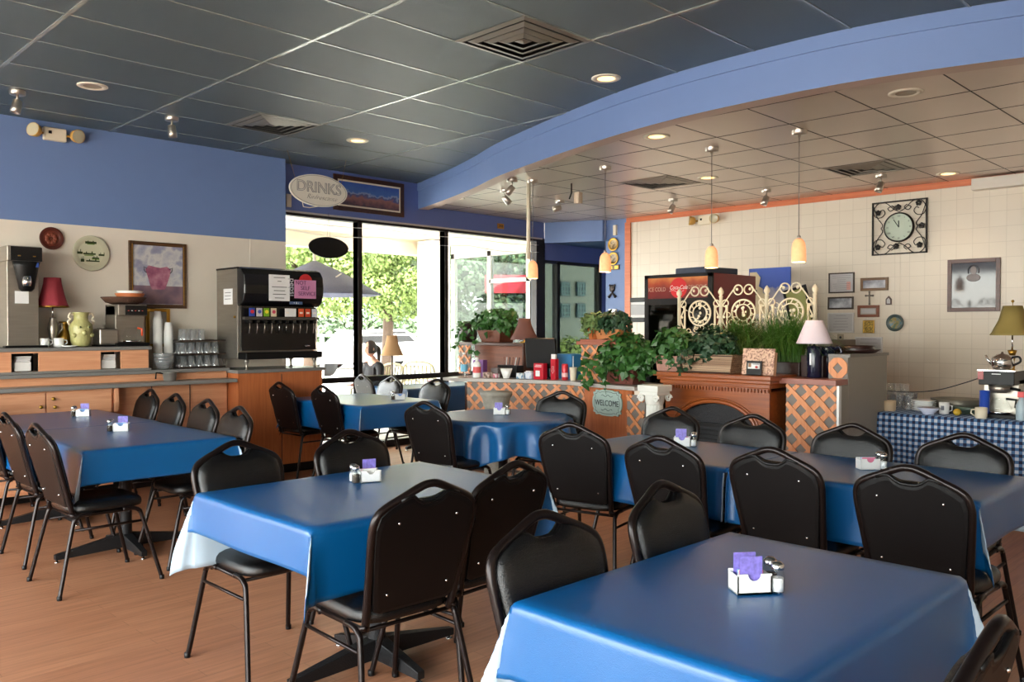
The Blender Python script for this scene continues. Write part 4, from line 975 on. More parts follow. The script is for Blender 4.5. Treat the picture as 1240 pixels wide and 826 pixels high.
t=picture('framed_picture','large framed still life of a pink two-handled urn on left wall','picture',((a[0]+b[0])/2,YW,1.925),b[0]-a[0],.62,'y',wood('dark_gilt_frame',(64,40,24),(96,66,34),.3),artmat('purple_still_life',[(.2,(96,92,130)),(.42,(150,150,172)),(.5,(200,198,196)),(.62,(160,160,180)),(.8,(84,84,124))],6),.035)
m=MB(); m.box(-.235,-.014,-.27,.235,-.0128,-.10); m.build('painted_table',artmat('mauve_table',[(.3,(104,86,104)),(.6,(140,112,120))],8),t)
MX2=Matrix(((1,0,0,0),(0,0,-1,-.0145),(0,1,0,0),(0,0,0,1)))
m=MB(); m.prism([(-.06,-.135),(.06,-.135),(.075,-.10),(.11,.0),(.118,.06),(.08,.085),(.02,.07),(-.02,.075),(-.09,.09),(-.118,.05),(-.10,-.01),(-.075,-.10)],0,.0015,MX2); m.build('painted_urn',artmat('pink_urn_paint',[(.3,(120,60,90)),(.5,(160,96,120)),(.7,(190,140,150))],12),t)
m=MB(); 
for s in (-1,1): m.tube([(s*.105,-.0165,.06),(s*.135,-.0165,.075),(s*.13,-.0165,.04),(s*.11,-.0165,.02)],.003,5)
m.build('painted_handles',INK,t)
for q in (-.245,.237): m=MB(); m.box(q,-.027,-.283,q+.008,-.02,.283); m.build('gilt_edge',GOLD,t)
a=onY(176,376,YW); b=onY(205,425,YW)
picture('small_picture','narrow gold frame standing behind foam cup stacks','picture',((a[0]+b[0])/2,YW,1.43),b[0]-a[0],.36,'y',GOLD,mat('pale_print',(176,172,160),.4),.03)
# =============== cashier counter, fireplace and the right side
def clipseg(a,b,x0,x1,y0,y1):
    t0,t1=0.,1.; dx,dy=b[0]-a[0],b[1]-a[1]
    for p,q in ((-dx,a[0]-x0),(dx,x1-a[0]),(-dy,a[1]-y0),(dy,y1-a[1])):
        if abs(p)<1e-9:
            if q<0: return None
        else:
            r=q/p
            if p<0: t0=max(t0,r)
            else: t1=min(t1,r)
    if t0>=t1: return None
    return t0,t1
def lattice(name,parent,mapf,W,z0,z1,pitch=.135,sw=.034,th=.008,phase=0):
    """diagonal strips crossing on a backing; mapf(s,z,n) gives the place"""
    def strips(sgn,n0,nm):
        m=MB(); k=-int((z1-z0)/pitch)-2
        while k*pitch<W+(z1-z0)+pitch:
            s0=(k+phase*(1 if sgn>0 else 1))*pitch; k+=1
            a=(s0,z0) if sgn>0 else (s0,z1); L=(z1-z0); b=(s0+L,z1) if sgn>0 else (s0+L,z0)
            d=Vector((b[0]-a[0],b[1]-a[1])).normalized(); nn=Vector((-d.y,d.x))*sw/2
            c=clipseg((a[0],a[1]),(b[0],b[1]),.002,W-.002,z0,z1)
            if not c: continue
            p=Vector(a)+(Vector(b)-Vector(a))*c[0]; q=Vector(a)+(Vector(b)-Vector(a))*c[1]
            if (q-p).length<.02: continue
            seg=max(1,int((q-p).length/.15)); prev=None
            for i in range(seg+1):
                x=p+(q-p)*i/seg; ring=[]
                for w,n in ((-1,0),(1,0),(1,th),(-1,th)):
                    y=x+nn*w; ring.append(m.bm.verts.new(mapf(min(max(y.x,0),W),min(max(y.y,z0),z1),n0+n)))
                if prev:
                    for j in range(4): m._f([prev[j],prev[(j+1)%4],ring[(j+1)%4],ring[j]])
                else: m._f(ring[::-1])
                prev=ring
            m._f(prev)
        o=m.build(nm,LATW,parent)
        return o
    m=MB(); seg=max(1,int(W/.12)); v=[]
    for i in range(seg+1):
        s=W*i/seg; v.append([m.bm.verts.new(mapf(s,z,n)) for z,n in ((z0,-.012),(z1,-.012),(z1,0),(z0,0))])
    for a,b in zip(v,v[1:]):
        for j in range(4): m._f([a[j],b[j],b[(j+1)%4],a[(j+1)%4]])
    m._f(v[0]); m._f(v[-1][::-1]); m.build('backing',LATB,parent)
    strips(1,0,'lattice'); strips(-1,th,'lattice')
def planeX(x,ya):  # facing -x, s runs towards -y from ya
    return lambda s,z,n:(x-n,ya-s,z)
# curved counter
CP=[(5.42,6.98),(5.45,6.45),(5.50,6.05),(5.62,5.6),(5.72,5.2),(5.70,4.85),(5.60,4.45),(5.50,4.10)]
CP=[onZ(u,v,.93) for u,v in ((536,457),(564,458),(610,459),(654,460.5),(682,461.5),(709,463.8),(740,466.2),(768,468.6))]
CPV=[(p.x,p.y) for p in spline([(a,b,0) for a,b in CP],5)]
print('counter path',[(round(a,2),round(b,2)) for a,b in CP])
t=thing('cashier_counter','curved cashier counter with orange lattice front and pale stone-look top','counter',(0,0,0))
def path(P):
    L=[0]
    for a,b in zip(P,P[1:]): L.append(L[-1]+math.dist(a,b))
    return L
def mapper(P):
    L=path(P)
    def f(s,z,n):
        s=min(max(s,0),L[-1]-1e-6); i=max(k for k in range(len(L)-1) if L[k]<=s); q=(s-L[i])/(L[i+1]-L[i])
        a=Vector(P[i]);b=Vector(P[i+1]); p=a+(b-a)*q; d=(b-a).normalized(); nn=Vector((d.y,-d.x))
        if nn.x>0: nn=-nn
        return (p.x+nn.x*n,p.y+nn.y*n,z)
    return f,L[-1]
mf,LEN=mapper(CPV)
m=MB(); n=len(CPV); Q=[mf(LEN*i/40,0,.0) for i in range(41)]; Q2=[mf(LEN*i/40,0,-.50) for i in range(41)]
v=[[m.bm.verts.new((p[0],p[1],z)) for p,z in ((Q[i],.895),(Q[i],.93),(Q2[i],.93),(Q2[i],.895))] for i in range(41)]
for a,b in zip(v,v[1:]):
    for j in range(4): m._f([a[j],a[(j+1)%4],b[(j+1)%4],b[j]])
m._f(v[0]); m._f(v[-1]); m.build('countertop',mat('pale_counter_top',(172,166,160),.25,var=.15,vscale=90),t,bevel=.005)
fr=lambda s,z,n: mf(s+.25,z,n-.08)
split=path(CPV)[-1]*0+min(range(101),key=lambda k: abs((lambda p: (620+FP*(p[0]-p[1])/(p[0]+p[1])))(mf(LEN*k/100,0,-.08))-709))/100*LEN
lattice('lattice',t,fr,split-.25,.03,.893)
m=MB(); v=[]
for i in range(9):
    s=split+(LEN-.10-split)*i/8; v.append([m.bm.verts.new(mf(s,z,nn)) for z,nn in ((.0,-.09),(.893,-.09),(.893,-.065),(.0,-.065))])
for a,b in zip(v,v[1:]):
    for j in range(4): m._f([a[j],a[(j+1)%4],b[(j+1)%4],b[j]])
m._f(v[0]); m._f(v[-1]); m.build('wood_panel',OR2,t)
m=MB(); v=[]
for i in range(31):
    s=.2+(LEN-.4)*i/30; v.append([m.bm.verts.new(mf(s,z,nn)) for z,nn in ((.0,-.11),(.88,-.11),(.88,-.14),(.0,-.14))])
for a,b in zip(v,v[1:]):
    for j in range(4): m._f([a[j],a[(j+1)%4],b[(j+1)%4],b[j]])
m.build('inner_wall',DARKW,t)
# small lattice strip beside the fireplace
x_,y_=5.78,onX(760,480,5.78)[0]; y2_=onX(777,480,5.78)[0]
t=thing('lattice_strip','narrow orange lattice strip between welcome panel and white column','lattice panel',(0,0,0))
lattice('s',t,planeX(5.80,y_+.02),y_-y2_+.04,.0,.86)
# welcome sign
sx,sy=onX(736.5,488,5.60)[0],onX(736.5,488,5.60)[1]
t=thing('welcome_sign','pale green scalloped WELCOME sign on orange wood counter panel','sign',(0,0,0))
k=min(range(1001),key=lambda k: abs((lambda p: (620+FP*(p[0]-p[1])/(p[0]+p[1])))(mf(LEN*k/1000,0,-.06))-736.5)); pc=Vector(mf(LEN*k/1000,0,-.055)); pa=Vector(mf(LEN*k/1000-.05,0,-.055)); dv=(pc-pa).normalized()
yaw=math.atan2(dv.y,dv.x); pz=H-(488-397)/FP*(pc.x+pc.y)*SQ
t.location=(pc.x,pc.y,pz); t.rotation_euler=(0,0,yaw)
m=MB(); O=[]
for i in range(72):
    a=2*PI*i/72; ex=.42; x=.178*math.copysign(abs(math.cos(a))**ex,math.cos(a)); z=.112*math.copysign(abs(math.sin(a))**ex,math.sin(a)); q=1+.045*math.cos(12*a); O.append((x*q,z*q))
m.prism(O,0,.012,Matrix(((1,0,0,0),(0,0,-1,0),(0,1,0,0),(0,0,0,1)))); m.build('board',mat('pale_aqua_paint',(160,180,172),.6,var=.1),t)
m=MB(); m.tube([(a*.86,-.0125,b*.84) for a,b in O],.002,5,closed=True); m.build('border_line',mat('grey_brown_line',(96,96,90),.6),t)
text('WELCOME',.072,(0,-.0135,-.005),(PI/2,0,0),INK,t,sx=.86)
m=MB()
for s in (1,-1):
    m.tube([(x*.01,-.0135,s*(.062+.008*math.sin(x*.9))) for x in range(-7,8)],.0018,5)
m.build('flourish',INK,t)
# columns
def column(x,y,h,w,label,mm,rnd=False):
    t=thing('plaster_column',label,'column',(x,y,0))
    if rnd:
        m=MB(); m.lathe([(w*.52,0),(w*.52,.06),(w*.42,.08),(w*.40,h-.14),(w*.46,h-.12)],40,fl=20,fa=.03); m.build('shaft',mm,t)
        m=MB(); m.lathe([(w*.46,h-.12),(w*.50,h-.06),(w*.56,h-.035),(w*.58,h-.03),(w*.58,h),(.001,h)],32,cap=False); m.build('capital',mm,t); return
    m=MB(); m.lathe([(w*.38,.10),(w*.36,.14),(w*.33,h-.16)],48,fl=16,fa=.05); m.build('shaft',mm,t)
    m=MB(); m.box(-w/2,-w/2,0,w/2,w/2,.05); m.lathe([(w*.45,.05),(w*.46,.07),(w*.40,.10)],32); m.build('base',mm,t)
    m=MB(); m.lathe([(w*.34,h-.16),(w*.38,h-.13),(w*.42,h-.07)],32); m.box(-w/2,-w/2,h-.05,w/2,w/2,h); m.box(-w*.44,-w*.44,h-.08,w*.44,w*.44,h-.05); c=m.build('capital',mm,t,bevel=.004)
    for sx in (-1,1):
        for sy in (-1,1):
            P=[]
            for i in range(26): a=i*.5; r=.032*(1-i/28); P.append((-w*.44 if sx<0 else w*.44, sy*(w*.36)+r*math.cos(a)*sy, h-.105+r*math.sin(a)))
            m=MB(); m.tube(P,.009,6); m.build('volute',mm,c)
PLA=mat('white_plaster',(222,222,216),.7,bump=.1)
column(5.66,4.02,.965,.20,'white fluted plaster column between welcome panel and fireplace',PLA)
column(5.22,5.42,.86,.25,'weathered grey plaster pedestal in front of the lattice counter',mat('weathered_plaster',(150,146,136),.8,var=.3,vscale=18,bump=.5,bscale=50),True)
# fireplace
t=thing('fireplace','cherry wood mantel fireplace with dentil trim and arched black opening','fireplace',(6.0,3.67,0))
W=.52
MM=Matrix(((0,0,1,0),(1,0,0,0),(0,1,0,0),(0,0,0,1)))
m=MB(); ar=[(a,b) for a,b in arc(0,.0,1,0,PI,24)]
op=[(x*.36,.60+z*.22) for x,z in ar]
pl=[(-.48,0),(-.48,.93),(.48,.93),(.48,0),(.36,0)]+op+[(-.36,0)]
m.prism(pl,0,.03,MM); m.build('surround',CHERRY,t)
m=MB(); m.box(.03,-.48,0,.30,-.46,.93); m.box(.03,.46,0,.30,.48,.93); m.box(.28,-.46,0,.30,.46,.93); m.build('case',CHERRY,t)
m=MB(); m.box(-.10,-.54,1.025,.33,.54,1.06); m.box(-.07,-.52,.995,.32,.52,1.025); m.box(-.045,-.505,.96,.31,.505,.995); m.build('mantel_shelf',CHERRY,t,bevel=.006)
m=MB(); m.box(-.02,-.49,.915,.005,.49,.96); m.build('frieze',CHERRY,t)
m=MB()
for k in range(34): y=-.485+k*.0288; m.box(-.036,y,.925,-.018,y+.017,.952)
m.build('dentil_moulding',CHERRY,t)
m=MB(); m.tube([(-.004,x*1.0,z) for x,z in [(.375,.0)]+[(x*.375,.60+z*.235) for x,z in ar]+[(-.375,0)]],.018,8); m.tube([(-.008,x,z) for x,z in [(x*.40,.60+z*.26) for x,z in ar]],.008,6); m.build('arch_moulding',CHERRY,t)
m=MB(); m.box(.06,-.44,.0,.09,.44,.84); m.build('firebox',mat('black_screen',(34,34,38),.55,bump=.6,bscale=160),t)
m=MB()
for k in range(9): m.box(.045,-.36,.30+.035*k,.058,.36,.312+.035*k)
m.box(.03,-.36,.62,.06,.36,.65); m.build('louvre',BLACKP,t)
# lattice panel right of the mantel with ledge, top block and grey cabinet
XP=6.12; ya=onX(952,480,XP)[0]; yb=onX(1015,480,XP)[0]
t=thing('lattice_divider','orange lattice divider panel with pink-brown ledge right of the fireplace','lattice panel',(0,0,0))
lattice('l',t,planeX(XP,ya),ya-yb,.0,1.0,pitch=.15,sw=.042)
m=MB(); m.box(XP-.04,yb,1.0,XP+.17,ya+.05,1.042); m.box(XP+.171,yb+.165,1.0,XP+.55,ya+.05,1.042); m.build('ledge',mat('pinkish_wood',(150,96,84),.4),t,bevel=.003)
m=MB(); m.box(XP-.03,yb-.02,.0,XP+.01,yb-.001,1.0); m.build('white_post',WHITE,t)
t=thing('lattice_block','small square of orange lattice standing above the ledge by stacked trays','lattice block',(0,0,0))
y0=onX(1003.5,440,XP+.17)[0]; y1=yb+.002
cyb=(y0+y1)/2; wb_=(y0-y1)/2; MB_=Matrix(((0,0,-1,XP+.17),(1,0,0,cyb),(0,1,0,1.1245),(0,0,0,1)))
m=MB(); m.prism([(-wb_,-.081),(wb_,-.081),(wb_,.081),(-wb_,.081)],-.012,0,MB_); m.build('backing',LATB,t)
oc=[(wb_*.98*x,.079*z) for x,z in ((1,.0),(.95,.45),(.45,.95),(0,1),(-.45,.95),(-.95,.45),(-1,0),(-.95,-.45),(-.45,-.95),(0,-1),(.45,-.95),(.95,-.45))]; ic=[(.5*wb_*x,.042*z) for x,z in ((1,0),(.7,.3),(.3,.7),(0,1),(-.3,.7),(-.7,.3),(-1,0),(-.7,-.3),(-.3,-.7),(0,-1),(.3,-.7),(.7,-.3))]
m=MB()
for k in range(12):
    q=(k+1)%12; P=[oc[k],oc[q],ic[q],ic[k]]; m.prism(P,0,.010,MB_)
bmesh.ops.remove_doubles(m.bm,verts=m.bm.verts,dist=1e-5); m.build('lattice',LATW,t)
t=thing('grey_cabinet','tall plain grey cabinet panel with dark trays on top','cabinet',(0,0,0))
yc1=yb+.0; yc0=yb+.16; xe=onY(1074,470,yb)[0]
m=MB(); m.box(XP+.185,yc1+.001,0,xe,yc0,1.205); m.box(XP+.60,yc0,0,xe,yc0+.16,1.205); m.box(XP+.02,yc1+.001,0,XP+.185,yc1+.03,.998); m.build('body',mat('grey_cabinet_paint',(148,142,132),.5),t,bevel=.003); m=MB(); m.box(XP+.18,yc1-.01,1.205,xe+.01,yc0,1.228); m.box(XP+.60,yc0,1.205,xe+.01,yc0+.16,1.228); m.build('top',mat('grey_top',(108,102,96),.4),t)
ty=yc0-.03
lathe_thing('serving_tray','wide oval dark tray, lower of two on the grey cabinet','tray',(XP+.62,ty,1.2285),[(.14,0),(.155,.008),(.188,.03),(.183,.032),(.15,.01),(.001,.008)],mat('dark_maroon_tray',(44,24,22),.35),36,cap=False,sx=1)
lathe_thing('serving_tray','deep round dark tray stacked on the wider one','tray',(XP+.62,ty+.01,1.237),[(.14,0),(.145,.004),(.152,.05),(.146,.05),(.14,.01),(.001,.01)],mat('dark_maroon_tray',(44,24,22),.35),36,cap=False)
# shelf behind, carrying planters and iron screen
t=thing('planter_shelf','dark wooden shelf counter behind the mantel carrying plants and the screen','shelf',(0,0,0))
m=MB(); m.box(6.37,3.14,.0,6.93,4.28,.97); m.build('body',DARKW,t); m=MB(); m.box(6.345,3.13,.97,6.95,4.29,1.0); m.build('top',DARKW,t)
# iron screen
XS_=6.62; ys=[onX(u,380,XS_)[0] for u in (822.5,873,928.5,987)]
SCR=mat('cream_cast_iron',(226,214,188),.5)
t=thing('iron_screen','cream cast iron scroll screen in three panels behind the grasses','screen',(XS_,0,1.002))
for i,y in enumerate(ys):
    m=MB(); m.lathe([(.016,0),(.016,.70),(.022,.705),(.012,.715),(.024,.735),(.026,.75),(.014,.775),(.002,.79)],12,0,y,0); m.build('post',SCR,t)
for i in range(3):
    a,b=ys[i],ys[i+1]; c=(a+b)/2; w=abs(a-b); m=MB(); R=random.Random(i)
    def T(P,r=.008): m.tube([(0,c+p[0],p[1]) for p in P],r,6)
    T([(-w/2,.05),(w/2,.05)],.010); 
    for s in (-1,1): T([(s*w*.36,.05),(s*w*.36,.63)],.009)
    zc=.56; 
    T([(x,z+zc) for x,z in arc(0,0,.112,0,2*PI,36)],.009); T([(x,z+zc) for x,z in arc(0,0,.072,0,2*PI,28)],.006)
    for k in range(12): an=k*PI/6; T([(.072*math.cos(an),zc+.072*math.sin(an)),(.112*math.cos(an+.2),zc+.112*math.sin(an+.2))],.005)
    for k in range(12): an=R.uniform(0,6.28); r=R.uniform(.0,.09); m.sphere((-.004,c+r*math.cos(an),zc+r*math.sin(an)),R.uniform(.010,.018),8,.5,1,1)
    for s in (-1,1):
        # top scrolls
        P=[(s*w*.5,.60),(s*w*.40,.66),(s*w*.27,.735),(s*w*.17,.785)]
        P=[(p.x,p.y) for p in spline([(x,z,0) for x,z in P],4)]
        T(P,.007)
        T([(s*.050+x,.76+z) for x,z in arc(0,0,.042,0,2*PI,20)],.007); m.sphere((0,c+s*.062,.765),.014,8,.5)
        T([(s*w*.40+x,.645+z) for x,z in arc(0,0,.030,0,2*PI,16)],.006)
        for k in range(9): m.sphere((0,c+s*(w*.36+(.03 if k%2 else .055)),.09+k*.062),.013,8,.45)
        T([(s*(w*.36+.028+.02*math.sin(k*1.3)),.07+k*.04) for k in range(15)],.006)
    for k in range(46):
        px_=R.uniform(-.34,.34)*w; pz=R.uniform(.07,.62)
        if math.hypot(px_,pz-zc)<.13: continue
        a0=R.uniform(0,6); T([(px_+x,pz+z) for x,z in arc(0,0,R.uniform(.016,.03),a0,a0+4.2,9)],.0045)
    for k in range(7): T([((-.3+.1*k)*w,.06),((-.3+.1*k)*w+.02,.30+.02*(k%2))],.006)
    m.build('scroll_panel',SCR,t)
# plants
def ivy(name,label,loc,rx,ry,rz,n,leafm,size,pot=None,trail=(),seed=0,zc=.1,shell=.35,cat='plant'):
    t=thing(name,label,cat,loc)
    if pot: pot(t)
    m=MB(); leafcloud(m,n,(0,0,zc),rx,ry,rz,size,shell,seed=seed); R=random.Random(seed+5)
    for (x,y,z,nn) in trail:
        P=spline([(x*.4,y*.4,zc),(x,y,zc*.9),(x*1.05,y*1.05,zc-.5*(zc-z)),(x*1.02,y*1.02,z)],5)
        m.tube(P,.002,4,cap=False)
        for k in range(nn): leaf(m,P[R.randrange(4,len(P))]+Vector((R.uniform(-.03,.03),R.uniform(-.03,.03),0)),Vector((R.uniform(-1,0),R.uniform(-1,.3),R.uniform(.1,1))).normalized(),size*R.uniform(.7,1.2),R)
    m.build('foliage',leafm,t,recalc=False); return t
def boxpot(w,d,h,mm,flare=1.15):
    def f(t):
        m=MB(); P=[(-1,-1),(1,-1),(1,1),(-1,1)]
        a=[m.bm.verts.new((p*w/2/flare,q*d/2/flare,0)) for p,q in P]; b=[m.bm.verts.new((p*w/2,q*d/2,h)) for p,q in P]; c=[m.bm.verts.new((p*(w/2-.012),q*(d/2-.012),h)) for p,q in P]; e=[m.bm.verts.new((p*(w/2-.012)/flare,q*(d/2-.012)/flare,.02)) for p,q in P]
        m._f(a[::-1])
        for x,y in ((a,b),(b,c),(c,e)):
            for i in range(4): m._f([x[i],x[(i+1)%4],y[(i+1)%4],y[i]])
        m._f(e); m.build('basket' if 'wick' in mm.name else 'planter',mm,t,bevel=.004)
    return f
def roundpot(r,h,mm,fl=.8,nm='pot'):
    def f(t): m=MB(); m.lathe([(r*fl*.9,0),(r*fl,.005),(r,h-.02),(r*1.06,h-.018),(r*1.06,h),(r*.92,h),(r*.85,h-.03),(.001,h-.03)],24,cap=False); m.build(nm,mm,t)
    return f
def grass(label,loc,n,L,spread,seed,pot,z0=.1,wide=(.2,.1)):
    t=thing('grass_plant',label,'plant',loc); pot(t); m=MB(); R=random.Random(seed)
    for i in range(n):
        a=R.uniform(0,2*PI); bx_,by=R.uniform(-wide[0],wide[0]),R.uniform(-wide[1],wide[1]); l=L*R.uniform(.7,1.15); sp=spread*R.uniform(.25,1.25); w=.0035
        px,py=-math.sin(a)*w,math.cos(a)*w; prev=None
        for k in range(7):
            q=k/6; r=sp*q*q*1.0; z=z0+l*(q-.55*q*q*q*(sp/spread)*1.3)*.95; ww=(1-q*.85)
            x=bx_+math.cos(a)*r+ (bx_*.3)*q; y=by+math.sin(a)*r
            cur=[m.bm.verts.new((x-px*ww,y-py*ww,z)),m.bm.verts.new((x+px*ww,y+py*ww,z))]
            if prev: m._f([prev[0],prev[1],cur[1],cur[0]])
            prev=cur
    m.build('blades',GRASS,t,recalc=False); return t
TERRA=mat('terracotta',(190,104,54),.6); DKP=mat('dark_brown_pot',(50,30,26),.35)
ZM=1.062
yy=onX(862,440,6.08)[0]
ivy('ivy_plant','dark green ivy spilling from pale wicker basket on the mantel',(6.10,yy,ZM),.15,.24,.19,850,LEAF2,.055,boxpot(.24,.50,.15,WICK),trail=((-.17,.13,-.01,12),(-.16,.2,.02,8),(-.16,.16,-.0,10)),seed=1,zc=.20)
ivy('ivy_plant','bright ivy at left end of mantel, trailing over the shelf edge',(6.08,4.12,ZM),.15,.19,.20,650,LEAF,.06,boxpot(.2,.26,.13,mat('pink_wicker',(176,130,116),.7,bump=.5,bscale=80)),trail=((-.16,.1,.0,10),(-.15,-.05,.02,8),(-.1,.2,.0,12)),seed=2,zc=.20)
grass('tufted grass plant drooping over left part of mantel beside wicker basket',(6.52,3.98,1.002),420,.48,.30,3,roundpot(.09,.12,DKP),.1,(.05,.05))
grass('long arching grass in dark planter before the iron screen, right part',(6.50,3.32,1.002),1500,.56,.42,4,boxpot(.18,.34,.15,DKP,1.02),.14,(.06,.15))
grass('long arching grass in dark planter before the iron screen, middle',(6.50,3.72,1.002),1100,.54,.40,5,boxpot(.18,.28,.15,DKP,1.02),.14,(.06,.12))
t=thing('planter_box','empty dark brown planter box between the grasses and white-shaded lamp','planter',(6.42,3.0,1.0435)); boxpot(.22,.18,.17,DKP,1.02)(t)
# card display
t=thing('menu_board','tan printed board leaning on the right end of the mantel','board',(5.985,3.285,ZM+.002)); t.rotation_euler=(0,.12,-PI/2)
t.rotation_euler=(0,0,-PI/2)
TAN=artmat('tan_print',[(.42,(150,110,96)),(.5,(214,176,150)),(.8,(222,186,160))],60,rough=.7)
Mt=Matrix.Rotation(-.14,4,'X')
m=MB(); m.box(-.135,-.006,0,.135,.006,.205,Mt); m.build('board',TAN,t)
m=MB(); m.box(.03,.006,.0,.13,.05,.18,Mt); m.build('rear_fold',mat('tan_card',(206,170,140),.7),t)
t=thing('card_holder','small black card holder with white card before the tan board','card holder',(5.945,3.295,ZM)); t.rotation_euler=(0,0,-PI/2)
m=MB(); m.box(-.065,-.004,0,.065,.008,.112,Matrix.Rotation(-.1,4,'X')); m.box(-.065,-.03,0,.065,.008,.006); m.build('holder',BLACKP,t,bevel=.004)
m=MB(); m.box(-.050,-.0065,.05,.050,-.004,.093,Matrix.Rotation(-.1,4,'X')); c=m.build('card',PAPER,t); m=MB(); m.sphere((.028,-.009,.064),.012,12,1,.2,.8); m.build('red_mark',mat('red_print',(190,50,50),.5),c)
m=MB(); m.box(-.045,-.0085,.062,-.022,-.0065,.092,Matrix.Rotation(-.1,4,'X')); m.build('figure_print',mat('brown_print',(150,110,80),.5),c); m=MB(); m.box(-.01,-.0085,.084,.045,-.0065,.089,Matrix.Rotation(-.1,4,'X')); m.build('print_line',INK,c)
# lamp and jug
yl=onX(986,430,6.28)[0]
t=thing('table_lamp','navy cylinder lamp with white pleated shade on ledge right of mantel','table lamp',(6.28,yl,1.0435))
NAVY=mat('navy_glaze',(14,18,44),.18)
m=MB(); m.lathe([(.052,0),(.055,.01),(.055,.225),(.05,.24),(.02,.246),(.012,.25)],24); b_=m.build('base',NAVY,t)
m=MB(); m.box(-.058,-.004,.10,-.0545,.010,.19); m.build('white_marking',PAPER,b_)
m=MB(); m.tube([(0,0,.24),(0,0,.30)],.008,8); m.build('stem',CHROME,t)
m=MB(); m.lathe([(.135,.265),(.128,.28),(.065,.44),(.062,.445)],48,cap=False,fl=24,fa=.008); m.build('lamp_shade',mat('white_shade_fabric',(214,204,216),.8),t,solid=.003)
yj=onX(1001,430,6.45)[0]
t=thing('ceramic_jug','navy glazed jug with loop handle behind the white-shaded lamp','jug',(6.45,yj,1.0435)); m=MB(); m.lathe([(.06,0),(.075,.01),(.078,.14),(.07,.2),(.06,.225),(.066,.24),(.058,.24),(.055,.2)],24,cap=False); m.build('body',NAVY,t)
m=MB(); m.tube(spline([(0,-.06,.22),(0,-.10,.235),(0,-.118,.20),(0,-.10,.16),(0,-.075,.14)],5),.010,8); m.build('handle',NAVY,t)
# back cabinet with leaning pictures
t=thing('back_cabinet','low grey cabinet against the tiled wall behind the iron screen','cabinet',(0,0,0))
m=MB(); m.box(8.7,3.9,0,9.27,5.2,1.30); m.build('body',mat('grey_brown_paint',(122,112,102),.6),t,bevel=.004)
for k in range(3): m=MB(); m.box(8.685,3.93+.42*k,.1,8.70,4.33+.42*k,1.26); m.build('door',mat('grey_brown_paint2',(130,120,110),.5),t)
def leaning(name,label,u0,v0,u1,v1,X_,fr,art,tilt,fw=.02,zb=1.30,cat='picture'):
    ya,za=onX(u0,v0,X_); yb_,zb_=onX(u1,v1,X_); w=ya-yb_; h=za-zb
    t=picture(name,label,cat,(X_,(ya+yb_)/2,zb+h/2+.002),w,h,'x',fr,art,fw,depth=.02); t.rotation_euler=(0,0,-PI/2); return t
t=leaning('travel_poster','unframed poster with blue sky and pale town buildings above the screen',908,326,958,380,8.95,mat('blue_sky_print',(60,92,180),.4),artmat('town_poster',[(0,(170,150,140)),(.3,(200,190,180)),(.70,(150,150,170)),(.74,(56,86,176)),(1,(60,92,184))],9,grad=(-.33,.36,.35)),0,.004)
m=MB(); m.prism([(-.245,-.12),(-.02,-.12),(-.02,.10),(-.08,.12),(-.08,.17),(-.13,.20),(-.11,.30),(-.16,.365),(-.245,.365)],0,.002,Matrix(((1,0,0,0),(0,0,-1,-.021),(0,1,0,0),(0,0,0,1)))); m.build('printed_tower',mat('cream_print',(206,186,150),.5),t)
m=MB()
for k in range(3): m.box(-.225+.03*k,-.0255,.14-.02*k,-.213+.03*k,-.0235,.2-.02*k)
m.build('printed_windows',INK,t)
t=leaning('leaning_picture','tilted black-framed olive picture behind right end of screen',955,348,984,392,8.9,BLACKP,mat('olive_print',(150,152,84),.5),0,.03); t.rotation_euler=(.22,0,-PI/2); t.rotation_euler=(0,-.25,-PI/2)
# cooler
t=thing('drinks_cooler','red and black glass-door soda cooler behind the plants','cooler',(7.0,4.71,0))
CR=mat('cooler_red',(128,18,22),.35); 
m=MB(); m.box(.03,-.39,.05,.83,.39,1.955); m.build('cabinet',CR,t,bevel=.006)
m=MB(); m.box(0,-.39,.0,.04,.39,.12); m.box(0,-.39,.12,.035,-.34,1.955); m.box(0,.34,.12,.035,.39,1.955); m.box(0,-.39,1.92,.035,.39,1.958); m.box(0,-.34,1.66,.035,.34,1.72); m.build('door_frame',BLACKP,t)
HD=artmat('amber_soda_print',[(0,(90,16,16)),(.45,(120,26,20)),(.75,(170,70,36)),(1,(206,130,70))],9,grad=(1.70,1.93,.6),rough=.3)
m=MB(); m.box(-.002,-.345,1.72,.03,.345,1.925); hd=m.build('header_sign',HD,t)
m=MB(); m.lathe([(.098,0),(.098,.003)],36,M=Matrix.Translation((-.003,-.02,1.82))@Matrix.Rotation(-PI/2,4,'Y')); m.build('red_disc',mat('bright_red_disc',(206,28,34),.35),hd)
WT=mat('white_print',(236,228,222),.4)
o=text('Coca-Cola',.058,(-.0075,-.02,1.825),(PI/2,0,-PI/2),WT,hd,'script',shear=.35,sx=.82)
m=MB(); m.tube([(-.0075,.085-.012*k,1.788+.010*math.sin(k*.5)) for k in range(15)],.002,5); m.build('script_swash',WT,hd)
text('ICE COLD',.058,(-.0035,.235,1.81),(PI/2,0,-PI/2),mat('faded_print',(190,150,130),.4),hd,sx=.8); text('DELICIOUS',.052,(-.0035,-.235,1.825),(PI/2,0,-PI/2),mat('faded_print',(190,150,130),.4),hd,sx=.8)
m=MB(); m.box(.01,-.34,.12,.02,.34,1.66); m.build('glass_door',glass('cooler_glass',(.35,.37,.35),1.6),t)
m=MB(); m.box(.022,-.335,.12,.03,.335,1.66); m.build('inner_liner',mat('dim_liner',(58,58,52),.6),t)
m=MB(); m.box(-.03,.30,.7,.0,.325,1.3); m.build('handle',BLACKP,t)
m=MB(); m.box(.0,-.30,1.36,.022,.22,1.372); m.build('shelf_edge',CREAM,t)
